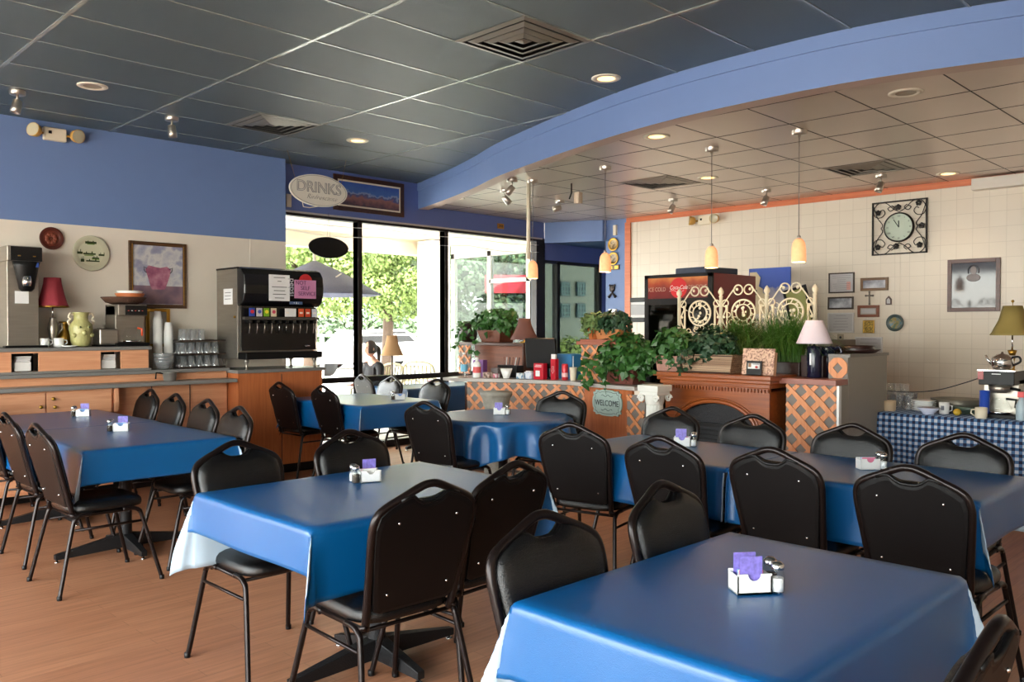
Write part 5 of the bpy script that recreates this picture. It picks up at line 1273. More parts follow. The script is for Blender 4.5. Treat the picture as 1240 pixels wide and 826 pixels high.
m=MB(); m.prism([(7.05,4.42),(7.55,4.36),(7.6,4.62),(7.1,4.80)],1.957,2.02); o=m.build('flat_case',mat('navy_case',(38,50,72),.4),bevel=.01); tag(o,'flat navy case lying on top of the red cooler','case')
# pictures on the tiled wall
def wallpic(u0,v0,u1,v1,label,fr,art,fw=.015,mw=0,mm=None,name='framed_certificate',tilt=0,cat='framed document'):
    ya,za=onX(u0,v0,XC); yb_,zb_=onX(u1,v1,XC)
    return picture(name,label,cat,(XC,(ya+yb_)/2,(za+zb_)/2),ya-yb_,za-zb_,'x',fr,art,fw,mw,mm,depth=.02,tilt=tilt)
DOC=mat('document_paper',(188,184,184),.3); BRF=mat('dark_thin_frame',(60,46,36),.4); WHF=mat('white_frame',(216,212,210),.4)
def lines(t,w,h,n,seed=1,blk=None):
    m=MB(); R=random.Random(seed)
    for k in range(n): a=w*R.uniform(.3,.75); z=h*(.36-.72*k/max(1,n-1)); m.box(-a/2,-.0125,z-.002,a/2,-.0105,z+.002)
    m.build('printed_lines',mat('grey_print',(130,128,130),.6),t)
t=wallpic(1004,331,1035,354.5,'dark-framed certificate, top left of wall frame cluster',BRF,DOC); lines(t,.29,.22,8,2)
m=MB(); m.box(.06,-.0125,-.08,.105,-.0105,.01); m.build('pink_seal',mat('pink_stamp',(214,160,150),.6),t)
MIRR=artmat('glossy_photo',[(.35,(90,92,100)),(.5,(176,178,186)),(.65,(222,224,228))],7,rough=.08)
wallpic(1003,360,1034,374.5,'dark-framed glossy photo, middle left of wall frame cluster, slightly tilted',BRF,MIRR,.018,name='framed_photo',tilt=-.03,cat='picture')
t=wallpic(1003,379,1034.5,403,'pale-framed certificate, bottom left of wall frame cluster',WHF,DOC); lines(t,.29,.22,6,3)
wallpic(1042.5,337,1076,351.5,'wide brown-framed mirror-like photo, top right of frame cluster',wood('brown_frame',(96,66,36),(120,86,50),.4,axis=0),MIRR,.028,name='framed_photo',cat='picture')
t=wallpic(1039,370,1065,384,'reddish wood framed small photograph under the crucifix',wood('red_frame',(110,56,30),(136,72,40),.4,axis=0),DOC,.03,.012,mat('grey_mount',(168,160,150),.6),name='framed_photo',cat='picture')
wallpic(1045.5,388,1059,403.5,'square gold relief plaque beneath the small red-framed photo',GOLD,artmat('gold_relief',[(.4,(196,160,60)),(.5,(100,80,30)),(.6,(206,172,70))],40),.01,name='gold_plaque',cat='plaque')
t=wallpic(1036,408,1069,428,'pale-framed certificate partly hidden behind dark trays',WHF,DOC); lines(t,.3,.18,4,5)
y,z=onX(1053,361,XC)[0],onX(1053,361,XC)[1]; t=thing('crucifix','small metal crucifix hanging between framed photos','crucifix',(XC,y,z))
m=MB(); m.box(-.012,-.008,-.065,-.002,.008,.065); m.box(-.012,-.038,.018,-.002,.038,.034); m.build('cross',mat('pewter',(110,100,92),.4,.7),t,bevel=.003)
m=MB(); 
for p in ((0,.065),(-.038,.026),(.038,.026),(0,-.065)): m.sphere((-.007,p[0],p[1]),.012,8,.6)
m.build('finial',mat('pewter',(110,100,92),.4,.7),t)
y,z=onX(1076.5,364,XC); t=thing('arch_ornament','tiny arched wooden shrine ornament right of the crucifix','ornament',(XC,y,z)); P=[(-.03,-.045),(.03,-.045),(.03,.015),(0,.05),(-.03,.015)]
m=MB(); Q_=[(a,b) for a,b in P]; 
m.prism(Q_,0,.014,Matrix(((0,0,-1,0),(1,0,0,0),(0,1,0,0),(0,0,0,1)))); m.build('frame',DARKW,t); m=MB(); m.prism([(a*.6,b*.65-.003) for a,b in P],.0141,.016,Matrix(((0,0,-1,0),(1,0,0,0),(0,1,0,0),(0,0,0,1)))); m.build('niche',DOC,t)
plate(1084.5,391,XC,.092,'round teal painted plate with yellow building on tiled wall',artmat('teal_gold_plate',[(.35,(60,110,130)),(.5,(150,130,60)),(.65,(60,90,60))],22),mat('dark_teal_rim',(44,62,60),.35),axis='x')
y,z=onX(1018,411,XC); m=MB(); m.box(XC-.006,y-.037,z-.06,XC,y+.037,z+.06); t=m.build('outlet_plate',mat('tan_plate',(170,154,130),.5),bevel=.002); tag(t,'tan wall outlet plate below the pale certificate','outlet')
for k in (-.022,.022): m=MB(); m.sphere((XC-.007,y,z+k),.014,10,.3); m.build('socket',INK,t)
m=MB(); m.tube(spline([(XC-.01,y,z-.02),(XC-.06,y-.02,z-.08),(XC-.05,y-.06,z-.16),(XC-.03,y-.02,z-.28)],6),.004,6); m.build('plug_cord',INK,t)
t=wallpic(1148,315,1211.5,377,'large brown-framed dark portrait with glossy glass on tiled wall',wood('mahogany_frame',(70,34,24),(92,48,34),.3,axis=0),artmat('portrait_print',[(0,(70,66,64)),(.45,(54,50,50)),(.8,(60,64,76)),(1,(84,88,98))],5,grad=(-.25,.25,.3),rough=.06),.04,name='framed_portrait',cat='picture')
m=MB(); m.sphere((0,-.013,.15),.032,16,1,.06,1.25); m.sphere((0,-.013,.075),.065,16,1,.05,.6); m.build('painted_figure',mat('portrait_grey',(128,120,120),.4),t)
m=MB(); m.tube([(.05*math.cos(a),-.0125,.145+.055*math.sin(a)) for a in [-.5+i*.2589 for i in range(17)]],.012,6,sx=.3); m.build('painted_hair',INK,t)
a=onX(758,361,XC); b=onX(792,390,XC)
picture('double_photo_frame','black frame with two photographs beside the red cooler','picture',(XC,(a[0]+b[0])/2,(a[1]+b[1])/2),a[0]-b[0],a[1]-b[1],'x',BLACKP,mat('grey_double_photo',(150,150,152),.4),.06,.035,PAPER)
# iron clock
yl_,zt_=onX(1057.3,246.5,XC); yr_,_=onX(1124,246.5,XC); _,zb_=onX(1090,308,XC); zt_=onX(1090,243,XC)[1]
cy_,cz_=(yl_+yr_)/2,(zt_+zb_)/2; hw,hh=(yl_-yr_)/2,(zt_-zb_)/2
t=thing('wall_clock','square black iron vine-work wall clock with round roman dial','clock',(XC-.02,cy_,cz_)); t.rotation_euler=(0,0,-PI/2)
CI=mat('black_clock_iron',(30,24,20),.5,.4)
m=MB(); m.box(-hw,-.012,-hh,-hw+.014,.01,hh); m.box(hw-.014,-.012,-hh,hw,.01,hh); m.box(-hw,-.012,-hh,hw,.01,-hh+.014); m.box(-hw,-.012,hh-.014,hw,.01,hh); m.build('iron_frame',CI,t)
m=MB(); m.lathe([(.150,-.012),(.158,.0),(.158,.02),(.150,.035),(.143,.03)],40,M=Matrix.Rotation(PI/2,4,'X'),cap=False); m.build('dial_rim',CI,t)
m=MB(); m.lathe([(.148,0),(.148,.012)],40,M=Matrix.Rotation(PI/2,4,'X')); dl=m.build('dial',mat('pale_green_dial',(186,198,180),.4),t)
RN=['XII','I','II','III','IIII','V','VI','VII','VIII','IX','X','XI']
for k in range(12):
    a=PI/2-k*PI/6; text(RN[k],.026,(.118*math.cos(a),-.0135,.118*math.sin(a)),(PI/2,a-PI/2 if False else 0,0),mat('dial_grey',(96,104,92),.5),dl,'numeral')
for an,l,w in ((PI/2+.02,.07,.005),(PI/2+.56,.10,.0035)):
    m=MB(); m.tube([(0,-.015,0),(l*math.cos(an),-.015,l*math.sin(an))],w,5); m.build('hand',INK,dl)
m=MB()
def V(P): m.tube([(x,0,z) for x,z in [(p.x,p.y) for p in spline([(a,b,0) for a,b in P],6)]],.0045,5)
for sx in (-1,1):
    for sz in (-1,1):
        V([(sx*x,sz*z) for x,z in ((.0,.165),(.06,.20),(.14,.27),(.22,.27),(.27,.20),(.25,.13),(.19,.12),(.15,.16),(.17,.20),(.20,.19))])
        V([(sx*x,sz*z) for x,z in ((.27,.24),(.23,.12),(.175,.04),(.19,.0))])
        V([(sx*x,sz*z) for x,z in ((.08,.24),(.05,.21),(.09,.18),(.12,.21),(.09,.225))])
m.build('vine_scrolls',CI,t)
lv=((-.22,.17),(-.01,.215),(.20,.24),(.23,-.0),(-.22,-.20),(-.03,-.20),(.21,-.20))
for (x,z) in lv:
    m=MB(); 
    for k in range(5): a=k*2*PI/5+.3; m.sphere((x+.018*math.cos(a),-.008,z+.018*math.sin(a)),.016,8,1,.3,1)
    m.build('iron_leaf',CI,t)
# blue strip wall items
plate(743.5,296,XC,.092,'gilt patterned plate on blue strip wall, upper of two',artmat('gilt_plate',[(.4,(190,160,110)),(.6,(110,84,50))],30),GOLD,axis='x')
plate(743.5,313,XC,.090,'gilt patterned plate on blue strip wall, lower of two',artmat('gilt_plate2',[(.4,(170,140,96)),(.6,(90,70,44))],24),GOLD,axis='x')
def wb(u,v,w,h,name,label,cat,mm,d=.02): 
    y,z=onX(u,v,XC); m=MB(); m.box(XC-d,y-w/2,z-h/2,XC,y+w/2,z+h/2); o=m.build(name,mm,bevel=.004); return tag(o,label,cat)
o=wb(744,324,.19,.07,'name_plaque','small dark brass plaque under the two gilt plates','plaque',mat('dark_brass',(90,74,56),.4,.5))
for k in (-.05,.05): m=MB(); y,z=onX(744,324,XC); m.box(XC-.023,y+k-.03,z-.02,XC-.02,y+k+.03,z+.02); m.build('inlay',GOLD,o)
wb(746,279,.05,.14,'wall_sensor','white wall sensor above the gilt plates on blue strip','sensor',CREAM,.04)
wb(742.5,379,.13,.11,'thermostat','white thermostat box on the blue strip wall','thermostat',WHITE,.03)
wb(742.5,390,.11,.07,'notice_card','tiny dark card beneath the white thermostat','notice',mat('dark_blue_frame',(60,76,96),.4))
y,z=onX(742,352,XC); t=thing('wall_ornament','dark pewter bow-shaped ornament on the blue strip wall','ornament',(XC,y,z))
m=MB(); m.sphere((-.015,0,.03),.055,12,.4,.9,1); m.sphere((-.015,-.04,.07),.02,8,.5); m.sphere((-.015,.04,.07),.02,8,.5); m.build('head',mat('dark_pewter',(60,54,54),.4,.6),t)
m=MB(); m.tube([(-.015,.06,-.09),(-.015,0,-.03),(-.015,-.06,-.09)],[.022,.012,.022],8); m.build('ribbon',mat('dark_pewter',(60,54,54),.4,.6),t)
# =============== register hutch and counter goods
XH=6.08
ya=onX(556,420,XH)[0]; yb=onX(634,420,XH)[0]; ZCt=.931
ztop=onX(595,415,XH)[1]
t=thing('register_hutch','brown wooden hutch on the cashier counter carrying vase and ivy','hutch',(0,0,0))
m=MB(); m.box(XH,yb,ztop-.03,XH+.34,ya,ztop); m.build('top',DARKW,t,bevel=.003)
m=MB(); m.box(XH+.14,yb+.02,ZCt+.002,XH+.16,ya-.1,ztop-.03); m.build('back_panel',wood('brown_hutch',(104,56,36),(128,74,50),.5,axis=1),t)
m=MB(); m.box(XH,yb,ZCt+.002,XH+.16,yb+.02,ztop-.03); m.build('side',DARKW,t)
yp=onX(570,420,XH)[0]
lattice('p',t,planeX(XH,ya),ya-yp,ZCt+.002,ztop-.031,pitch=.12,sw=.03)
zt=ztop+.001
def onh(u,X_): return onX(u,410,X_)[0]
lathe_thing('dark_vase','bulbous dark brown vase at left end of the hutch','vase',(XH+.13,onh(567,XH+.13),zt),[(.055,0),(.09,.03),(.105,.09),(.09,.16),(.055,.2),(.06,.225),(.05,.225)],DKP,24)
ivy('ivy_plant','leafy pothos in wide dark bowl on top of the hutch',(XH+.18,onh(602,XH+.18),zt),.18,.31,.155,700,LEAF,.07,boxpot(.26,.36,.13,wood('bowl_wood',(84,44,28),(110,60,40),.4),1.3),trail=((-.2,.14,-.12,14),(-.2,.3,.02,10),(-.15,.44,-.05,16)),seed=7,zc=.22)
y=onh(635,XH+.12)
t=thing('table_lamp','lamp with flared brown shade at right end of hutch','table lamp',(XH+.10,y-.02,zt)); BSH=mat('brown_shade',(104,66,58),.8)
m=MB(); m.lathe([(.05,0),(.05,.01),(.012,.02),(.010,.06)],16); m.build('base',GOLD,t); m=MB(); m.lathe([(.145,.035),(.11,.10),(.07,.19),(.06,.25)],24,cap=False); m.build('lamp_shade',BSH,t,solid=.003)
# monitor
y=onX(657,420,6.42)[0]; t=thing('register_screen','black register screen seen from behind on the cashier counter','monitor',(6.05,onX(657,420,6.05)[0],ZCt+.001)); t.rotation_euler=(0,0,.25)
m=MB(); m.box(-.01,-.17,.10,.03,.17,.40,Matrix.Rotation(-.15,4,'Y')); m.build('screen',BLACKP,t,bevel=.012)
m=MB(); m.box(-.02,-.05,.01,.05,.05,.14); m.box(-.08,-.10,0,.10,.10,.014); m.build('stand',BLACKP,t,bevel=.004)
def cpos(u,inset):
    k=min(range(801),key=lambda k: abs((lambda p: (620+FP*(p[0]-p[1])/(p[0]+p[1])))(mf(LEN*k/800,0,-inset))-u)); p=mf(LEN*k/800,0,-inset); return (p[0],p[1],ZCt)
def bottle(u,ins,label,prof,body,capm,z1,z2,rc,lab=None):
    t=thing('bottle',label,'bottle',cpos(u,ins)); m=MB(); m.lathe(prof,18); m.build('body',body,t); m=MB(); m.lathe([(rc,z1),(rc,z2),(rc*.6,z2+.004)],14); m.build('cap',capm,t)
    if lab: m=MB(); m.lathe([(lab[0],lab[1]),(lab[0],lab[2])],18,cap=False); m.build('label',lab[3],t)
    return t
bottle(562,.10,'clear water bottle with blue label at left end of counter',[(.034,0),(.036,.01),(.036,.16),(.014,.22),(.013,.235)],GLT,WHITE,.23,.25,.015,(.0365,.06,.13,mat('blue_label',(110,180,210),.5)))
bottle(577.5,.10,'white lotion bottle with red label on cashier counter',[(.036,0),(.04,.01),(.04,.13),(.03,.155),(.014,.165)],WHITE,WHITE,.16,.20,.016,(.0405,.05,.11,mat('red_label',(214,90,90),.5)))
def cbx(u,ins,w,d,h,name,label,cat,mm,rz=0,lz=0):
    p=cpos(u,ins); m=MB(); m.box(-d/2,-w/2,0,d/2,w/2,h); o=m.build(name,mm,loc=(p[0],p[1],p[2]+.001+lz),rot=(0,0,rz),bevel=.003); return tag(o,label,cat)
cbx(581,.30,.16,.06,.17,'purple_bag','purple gift bag standing behind the lotion bottle','bag',mat('purple_paper',(120,70,140),.6))
cbx(591,.12,.09,.06,.055,'candy_box','small patterned mint box beside lotion bottle','box',artmat('patterned_box',[(.4,(90,70,60)),(.55,(190,170,160))],30))
cbx(600,.14,.07,.05,.04,'candy_box','pink and white mint box left of the white bowl','box',artmat('pink_box',[(.4,(200,90,120)),(.55,(220,210,210))],30))
cbx(601,.26,.10,.06,.09,'grey_box','grey cardboard box behind the mint boxes','box',mat('grey_card',(110,100,100),.7))
p=cpos(613,.12); lathe_thing('white_bowl','square-flared white bowl on the cashier counter','bowl',(p[0],p[1],p[2]+.001),[(.04,0),(.045,.01),(.085,.095),(.08,.095),(.04,.015),(.001,.015)],WHITE,4,cap=False)
t=thing('pen_holder','black mesh pen organiser behind the white bowl','pen holder',cpos(618,.32)); m=MB(); m.box(-.05,-.14,0,.05,.14,.12); m.build('holder',BLACKP,t,bevel=.004)
for k in range(6): m=MB(); m.tube([(.0,-.1+.04*k,.1),(.01,-.12+.045*k,.20)],.004,6); m.build('pen',[INK,PAPER,mat('brown_pen',(130,80,60),.5)][k%3],t)
cbx(631,.10,.09,.05,.055,'card_box','white and blue business card box on the counter','box',artmat('blue_white_card',[(.45,(220,224,228)),(.56,(60,120,160))],26))
t=thing('wipes_packet','white and blue packet of wipes beside the red boxes','packet',cpos(641,.12)); m=MB(); m.box(-.03,-.05,0,.03,.05,.07); m.build('packet',artmat('wipes_print',[(.45,(214,218,226)),(.6,(130,150,200))],20),t,bevel=.012,seg=3); m=MB(); m.box(-.02,-.03,.071,.02,.03,.08); m.build('flap',WHITE,t)
REDC=mat('red_carton',(190,22,44),.4)
t=thing('donation_box','square red carton with white print on cashier counter','box',cpos(654.5,.12)); m=MB(); m.box(-.03,-.062,0,.03,.062,.155); m.build('carton',REDC,t,bevel=.002); m=MB(); m.box(-.032,-.02,.03,-.0302,.035,.085); m.build('white_print',PAPER,t); m=MB(); m.box(-.032,-.04,.12,-.0302,.045,.126); m.box(-.032,-.04,.135,-.0302,.035,.14); m.build('print_line',PAPER,t)
t=thing('display_stand','tall narrow red display box with white arrow','display',cpos(671.5,.12)); m=MB(); m.box(-.025,-.03,0,.025,.03,.20); m.build('carton',REDC,t,bevel=.002); m=MB(); m.box(-.02,-.026,.20,.0,.026,.245); m.build('card',PAPER,t)
m=MB(); m.tube([(-.0265,-.010,.13),(-.0265,-.010,.09),(-.0265,-.018,.09),(-.0265,0,.06),(-.0265,.018,.09),(-.0265,.010,.09),(-.0265,.010,.13)],.002,5,closed=True); m.build('white_arrow',PAPER,t)
t=thing('drink_can','red aluminium drink can right of the tall red display','can',cpos(685,.12)); m=MB(); m.lathe([(.027,0),(.031,.008),(.031,.145),(.026,.155)],20); m.build('can',mat('can_red',(200,50,60),.3,.3),t); m=MB(); m.lathe([(.0315,.03),(.0315,.07)],20,cap=False); m.build('band',mat('can_pale',(226,180,180),.4),t)
t=thing('paper_cup','cream paper cup with straw beside the red can','cup',cpos(694,.12)); m=MB(); m.lathe([(.026,0),(.036,.12),(.038,.125),(.034,.123),(.001,.1)],20,cap=False); m.build('cup',CREAM,t); m=MB(); m.tube([(0,0,.09),(.0,0,.23)],.004,6); m.build('straw',PAPER,t)
cbx(690,.42,.24,.22,.24,'blue_crate','blue plastic crate at the back of the cashier counter','crate',mat('bright_blue_plastic',(52,126,180),.4))
# lattice pedestal with plants
XL2=5.98; ya=onX(704,440,XL2)[0]; yb=onX(752,440,XL2)[0]; zt=onX(720,411,XL2)[1]
t=thing('lattice_stand','square orange lattice stand with brick-brown cap holding potted plants','plant stand',(0,0,0))
lattice('q',t,planeX(XL2,ya),ya-yb,ZCt+.002,zt-.05,pitch=.12,sw=.03)
m=MB(); m.box(XL2-.04,yb,zt-.05,XL2+.34,ya+.03,zt-.02); m.box(XL2-.02,yb,zt-.02,XL2+.32,ya,zt); m.build('cap',mat('brick_brown',(160,92,70),.6),t,bevel=.003)
m=MB(); m.box(XL2+.013,yb,ZCt+.002,XL2+.30,ya,zt-.051); m.build('box',DARKW,t)
ivy('potted_plant','white-veined plant in small terracotta pot on lattice stand',(XL2+.04,onX(719,400,XL2+.04)[0],zt+.001),.11,.13,.10,380,LEAF3,.06,roundpot(.055,.10,TERRA),seed=11,zc=.15)
ivy('potted_plant','dark ivy in orange wicker basket on lattice stand',(XL2+.10,onX(745,405,XL2+.1)[0]+.02,zt+.001),.15,.20,.12,620,LEAF2,.055,boxpot(.2,.28,.09,mat('orange_wicker',(190,120,70),.7,bump=.6,bscale=90)),seed=12,zc=.15)
p=cpos(752,.14)
ivy('ivy_plant','big heart-leaved ivy in red-brown basket on counter above WELCOME sign',(p[0]+.07,p[1]+.0,p[2]+.001),.19,.29,.23,1100,LEAF,.075,boxpot(.20,.32,.15,mat('red_brown_wicker',(104,52,40),.7,bump=.7,bscale=80)),trail=((-.20,.06,-.09,7),(-.18,.25,-.02,14),(-.16,.33,.0,16),(-.2,.1,.02,12)),seed=13,zc=.24)
# =============== gingham table
XG=6.86; y0,y1=2.78,.9; ZG=.75
t=thing('side_table','folding serving table under checked cloth by tiled wall','table',(XG+.4,(y0+y1)/2,0)); m=MB(); m.box(-.38,-(y0-y1)/2+.02,.70,.38,(y0-y1)/2-.02,.738); m.build('tabletop',DARKW,t)
for a in (-.33,.33):
    for b in (-.85,.85): m=MB(); m.tube([(a,b,0.0),(a,b,.70)],.014,8); m.build('leg',IRON,t)
m=MB(); m.sm=True; uvl=m.bm.loops.layers.uv.new('UVMap'); rows=[]; R=random.Random(2)
prof=[(.82,0,0.82)]+[(.0,0,0)]+[(-.006,-.006-.0,-.01)]+[(-.008-.0,-.05*k,-.05*k) for k in range(1,15)]
N=140
for (x,z,vv) in prof:
    row=[]
    for i in range(N+1):
        s=(y0-y1)*i/N; dep=max(0,-z)/.7; f=.03*dep*(math.sin(s*21)+.6*math.sin(s*13+1))+.02*dep
        row.append((m.bm.verts.new((XG+x-f,y0-s,ZG+z)),(s/.046,vv/.046)))
    rows.append(row)
for a,b in zip(rows,rows[1:]):
    for i in range(N):
        q=[a[i],a[i+1],b[i+1],b[i]]; f=m._f([v[0] for v in q])
        for l,v in zip(f.loops,q): l[uvl].uv=v[1]
o=m.build('tablecloth',gingham('gingham_check'),recalc=False,solid=.002); tag(o,'blue and white checked cloth over the serving table','tablecloth')
ZG+=.003
def g(u,x): 
    r=(u-620)/FP; return (x,x*(1-r)/(1+r))
GB=glass('thick_glass',(.95,.96,.97),2.2,.18)
gl=[(1076,7.5),(1084,7.45),(1092,7.5),(1100,7.42),(1079,7.3),(1090,7.25),(1101,7.22),(1106,7.4)]
for i,(u,x) in enumerate(gl):
    t=tag(MB().lathe([(.034,0),(.03,.006),(.034,.11),(.04,.13),(.037,.13),(.028,.012),(.001,.01)],14,cap=False).build('glass_goblet',GB,loc=(*g(u,x),ZG)),'clear stemmed glass among the glassware by grey cabinet','glass','clear glassware on the checked table')
for i,(u,x) in enumerate(((1080,7.62),(1096,7.62),(1088,7.64))):
    o=MB().lathe([(.03,0),(.006,.006),(.006,.08),(.035,.11),(.038,.19),(.035,.19)],14,cap=False).build('wine_glass',GB,loc=(*g(u,x),ZG)); tag(o,'tall wine glass at the rear of the glassware','glass','tall wine glasses on the checked table')
o=mug(g(1077,7.02),None,ZG,'small cream cup nearest the grey cabinet on checked table',mat('tan_cup',(196,170,140),.5),.045,.085,group=None) if False else None
lathe_thing('cream_cup','small handleless cream cup nearest the grey cabinet','cup',(*g(1078,7.02),ZG),[(.04,0),(.046,.01),(.048,.085),(.044,.085),(.04,.012),(.001,.01)],mat('tan_cup',(196,170,140),.5),20,cap=False)
for k in range(6): lathe_thing('dinner_plate','white plate in the stack behind the blue-white bowl','plate',(*g(1119,7.2),ZG+.014*k),[(.05,0),(.06,.003),(.095,.018),(.094,.021),(.058,.008),(.001,.007)],WHITE,28,group='white plate stack',cap=False)
lathe_thing('bowl','blue-white china bowl at front of checked table','bowl',(*g(1125,6.97),ZG),[(.04,0),(.045,.012),(.085,.05),(.084,.053),(.04,.018),(.001,.016)],mat('blue_white_china',(206,212,232),.25),28,cap=False)
t=thing('printed_mug','white straight mug with grey print beside the plates','mug',(*g(1144,7.1),ZG)); m=MB(); m.lathe([(.036,0),(.038,.005),(.038,.09),(.034,.09),(.033,.01),(.001,.01)],20,cap=False); m.build('cup',WHITE,t); m=MB(); m.box(-.0395,-.012,.03,-.0365,.012,.065); m.build('print',mat('grey_mark',(110,112,120),.5),t); m=MB(); m.tube([(0,-.036,.07),(0,-.058,.065),(0,-.058,.03),(0,-.036,.022)],.004,6); m.build('handle',WHITE,t)
lathe_thing('roasting_bowl','large dull steel bowl behind the mugs','bowl',(*g(1160,7.42),ZG),[(.13,0),(.17,.03),(.20,.10),(.195,.10),(.12,.01),(.001,.01)],mat('dull_steel',(120,116,106),.45,.6),32,cap=False)
lathe_thing('green_dish','dark green oval dish left of blue cups','dish',(*g(1178,7.25),ZG),[(.09,0),(.13,.03),(.14,.06),(.135,.06),(.08,.01),(.001,.01)],mat('dark_green_dish',(70,84,72),.4),28,cap=False)
m=MB(); m.sphere((0,0,.028),.03,14,1.1,1,.9); o=m.build('lemon',mat('lemon_yellow',(196,160,50),.5),loc=(*g(1160,7.0),ZG)); tag(o,'single yellow lemon on the checked table','fruit')
BC=mat('blue_clear_plastic',(40,76,176),.3)
for k in range(5): lathe_thing('blue_tumbler','blue plastic tumbler in the nested stack beside coffee machine','cup',(*g(1193,7.02),ZG+.022*k),[(.028,0),(.03,.003),(.036,.115),(.033,.115),(.026,.006),(.001,.006)],BC,18,group='nested blue tumblers',cap=False)
t=mug(g(1188,6.95),6.95,ZG,'off-white mug in front of blue tumblers',CREAM,.042,.082); t['group']='mugs on the checked table'; t.location=(*g(1189,6.93),ZG); t.rotation_euler=(0,0,PI/2+.3)
# coffee maker, kettle
px,py=g(1214,7.12)
t=thing('coffee_machine','black and steel pour-over coffee machine at right on checked table','coffee maker',(px,py,ZG))
m=MB(); m.box(-.02,-.12,.03,.20,.12,.29); m.build('column',STEEL,t,bevel=.004); m=MB(); m.box(-.12,-.12,0,.20,.12,.03); m.build('base',BLACKP,t,bevel=.004)
m=MB(); m.box(-.15,-.12,.25,.20,.12,.355); h_=m.build('head',BLACKP,t,bevel=.006); m=MB(); m.box(-.155,.085,.29,-.12,.125,.352); m.build('red_switch',mat('red_lamp',(150,26,24),.3),h_); m=MB(); m.box(-.153,-.03,.33,-.1505,.03,.336); m.build('name_strip',PAPER,h_)
m=MB(); m.box(-.16,-.125,.355,.205,.125,.362); m.build('top_plate',CHROME,t)
m=MB(); m.lathe([(.05,.19),(.072,.21),(.075,.245)],20,-.06,0,0,cap=False); m.build('funnel',STEEL,t,solid=.003); m=MB(); m.tube([(-.06,-.07,.225),(-.07,-.14,.215)],.010,8); m.build('funnel_handle',BLACKP,t)
m=MB(); m.lathe([(.05,.034),(.075,.045),(.08,.08),(.05,.135),(.045,.15),(.05,.155)],20,-.06,0,0,cap=False); m.build('carafe',GLT,t); m=MB(); m.lathe([(.072,.036),(.079,.05)],20,-.06,0,0); m.build('carafe_ring',CHROME,t); m=MB(); m.tube([(-.06,-.045,.145),(-.06,-.11,.14),(-.06,-.105,.08)],.009,8); m.build('carafe_handle',BLACKP,t)
t=thing('kettle','polished steel teapot with black handle on coffee machine','kettle',(px,py,ZG+.364))
m=MB(); m.lathe([(.06,0),(.068,.008),(.078,.05),(.07,.09),(.045,.105),(.04,.11),(.01,.118),(.008,.13),(.001,.133)],24); m.build('body',CHROME,t); m=MB(); m.tube([(0,.07,.04),(0,.10,.07),(0,.115,.105)],[.014,.010,.007],8); m.build('spout',CHROME,t); m=MB(); m.tube(spline([(0,-.065,.09),(0,-.11,.095),(0,-.12,.06),(0,-.07,.03)],5),.008,8); m.build('handle',BLACKP,t)
qx,qy=g(1226,7.45)
t=thing('table_lamp','brass twist lamp with gold square shade at right on checked table','table lamp',(qx,qy,ZG)); m=MB(); m.lathe([(.07,0),(.07,.02),(.03,.03),(.02,.05)],24); m.lathe([(.016+.006*(k%2),.05+.03*k) for k in range(14)],16); m.lathe([(.02,.46),(.034,.50),(.01,.505)],16); m.build('base',GOLD,t)
m=MB(); m.tube([(0,0,.50),(0,0,.64)],.006,6); m.build('stem',CHROME,t)
GSH=mat('gold_shade_fabric',(150,130,70),.8,bump=.3,bscale=200)
m=MB(); MR=Matrix.Rotation(.5,4,'Z'); m.lathe([(.165,.62),(.15,.64),(.10,.74),(.07,.85)],6,M=MR,cap=False); m.sm=False; m.build('lamp_shade',GSH,t,solid=.003)
m=MB(); m.sphere((0,0,.885),.012,8); m.tube([(0,0,.85),(0,0,.88)],.003,5); m.build('finial',GOLD,t)
t=thing('spray_bottle','pale spray bottle with red cap at far right of checked table','bottle',(*g(1238,6.98),ZG)); m=MB(); m.lathe([(.035,0),(.038,.01),(.038,.11),(.018,.15),(.016,.17)],16); m.build('body',mat('pale_blue_plastic',(170,190,200),.4),t); m=MB(); m.box(-.03,-.02,.17,.02,.02,.21); m.build('trigger',mat('red_plastic',(210,50,50),.4),t)
m=MB(); m.tube(spline([(px-.1,py+.12,ZG+.30),(px-.05,py+.25,ZG+.25),(px+.0,py+.45,ZG+.185),(px+.08,py+.68,ZG+.15),(px+.2,py+.92,ZG+.14)],8),.004,6); o=m.build('power_cord',INK); tag(o,'thin black cord sagging from coffee machine along the wall','cord')
# =============== window table and the woman outside
t=thing('table_lamp','lamp with pleated cream bell shade on the window table','table lamp',(5.93,7.90,.751))
m=MB(); m.lathe([(.07,0),(.075,.012),(.04,.03),(.015,.05),(.012,.10),(.016,.12),(.010,.14),(.010,.34),(.016,.36),(.008,.38)],20); m.build('base',mat('pewter_lamp',(90,82,74),.35,.7),t)
m=MB(); m.lathe([(.135,.36),(.115,.39),(.08,.48),(.06,.57),(.056,.59)],48,cap=False,fl=24,fa=.02); m.build('lamp_shade',mat('pleated_cream',(200,160,116),.8),t,solid=.003)
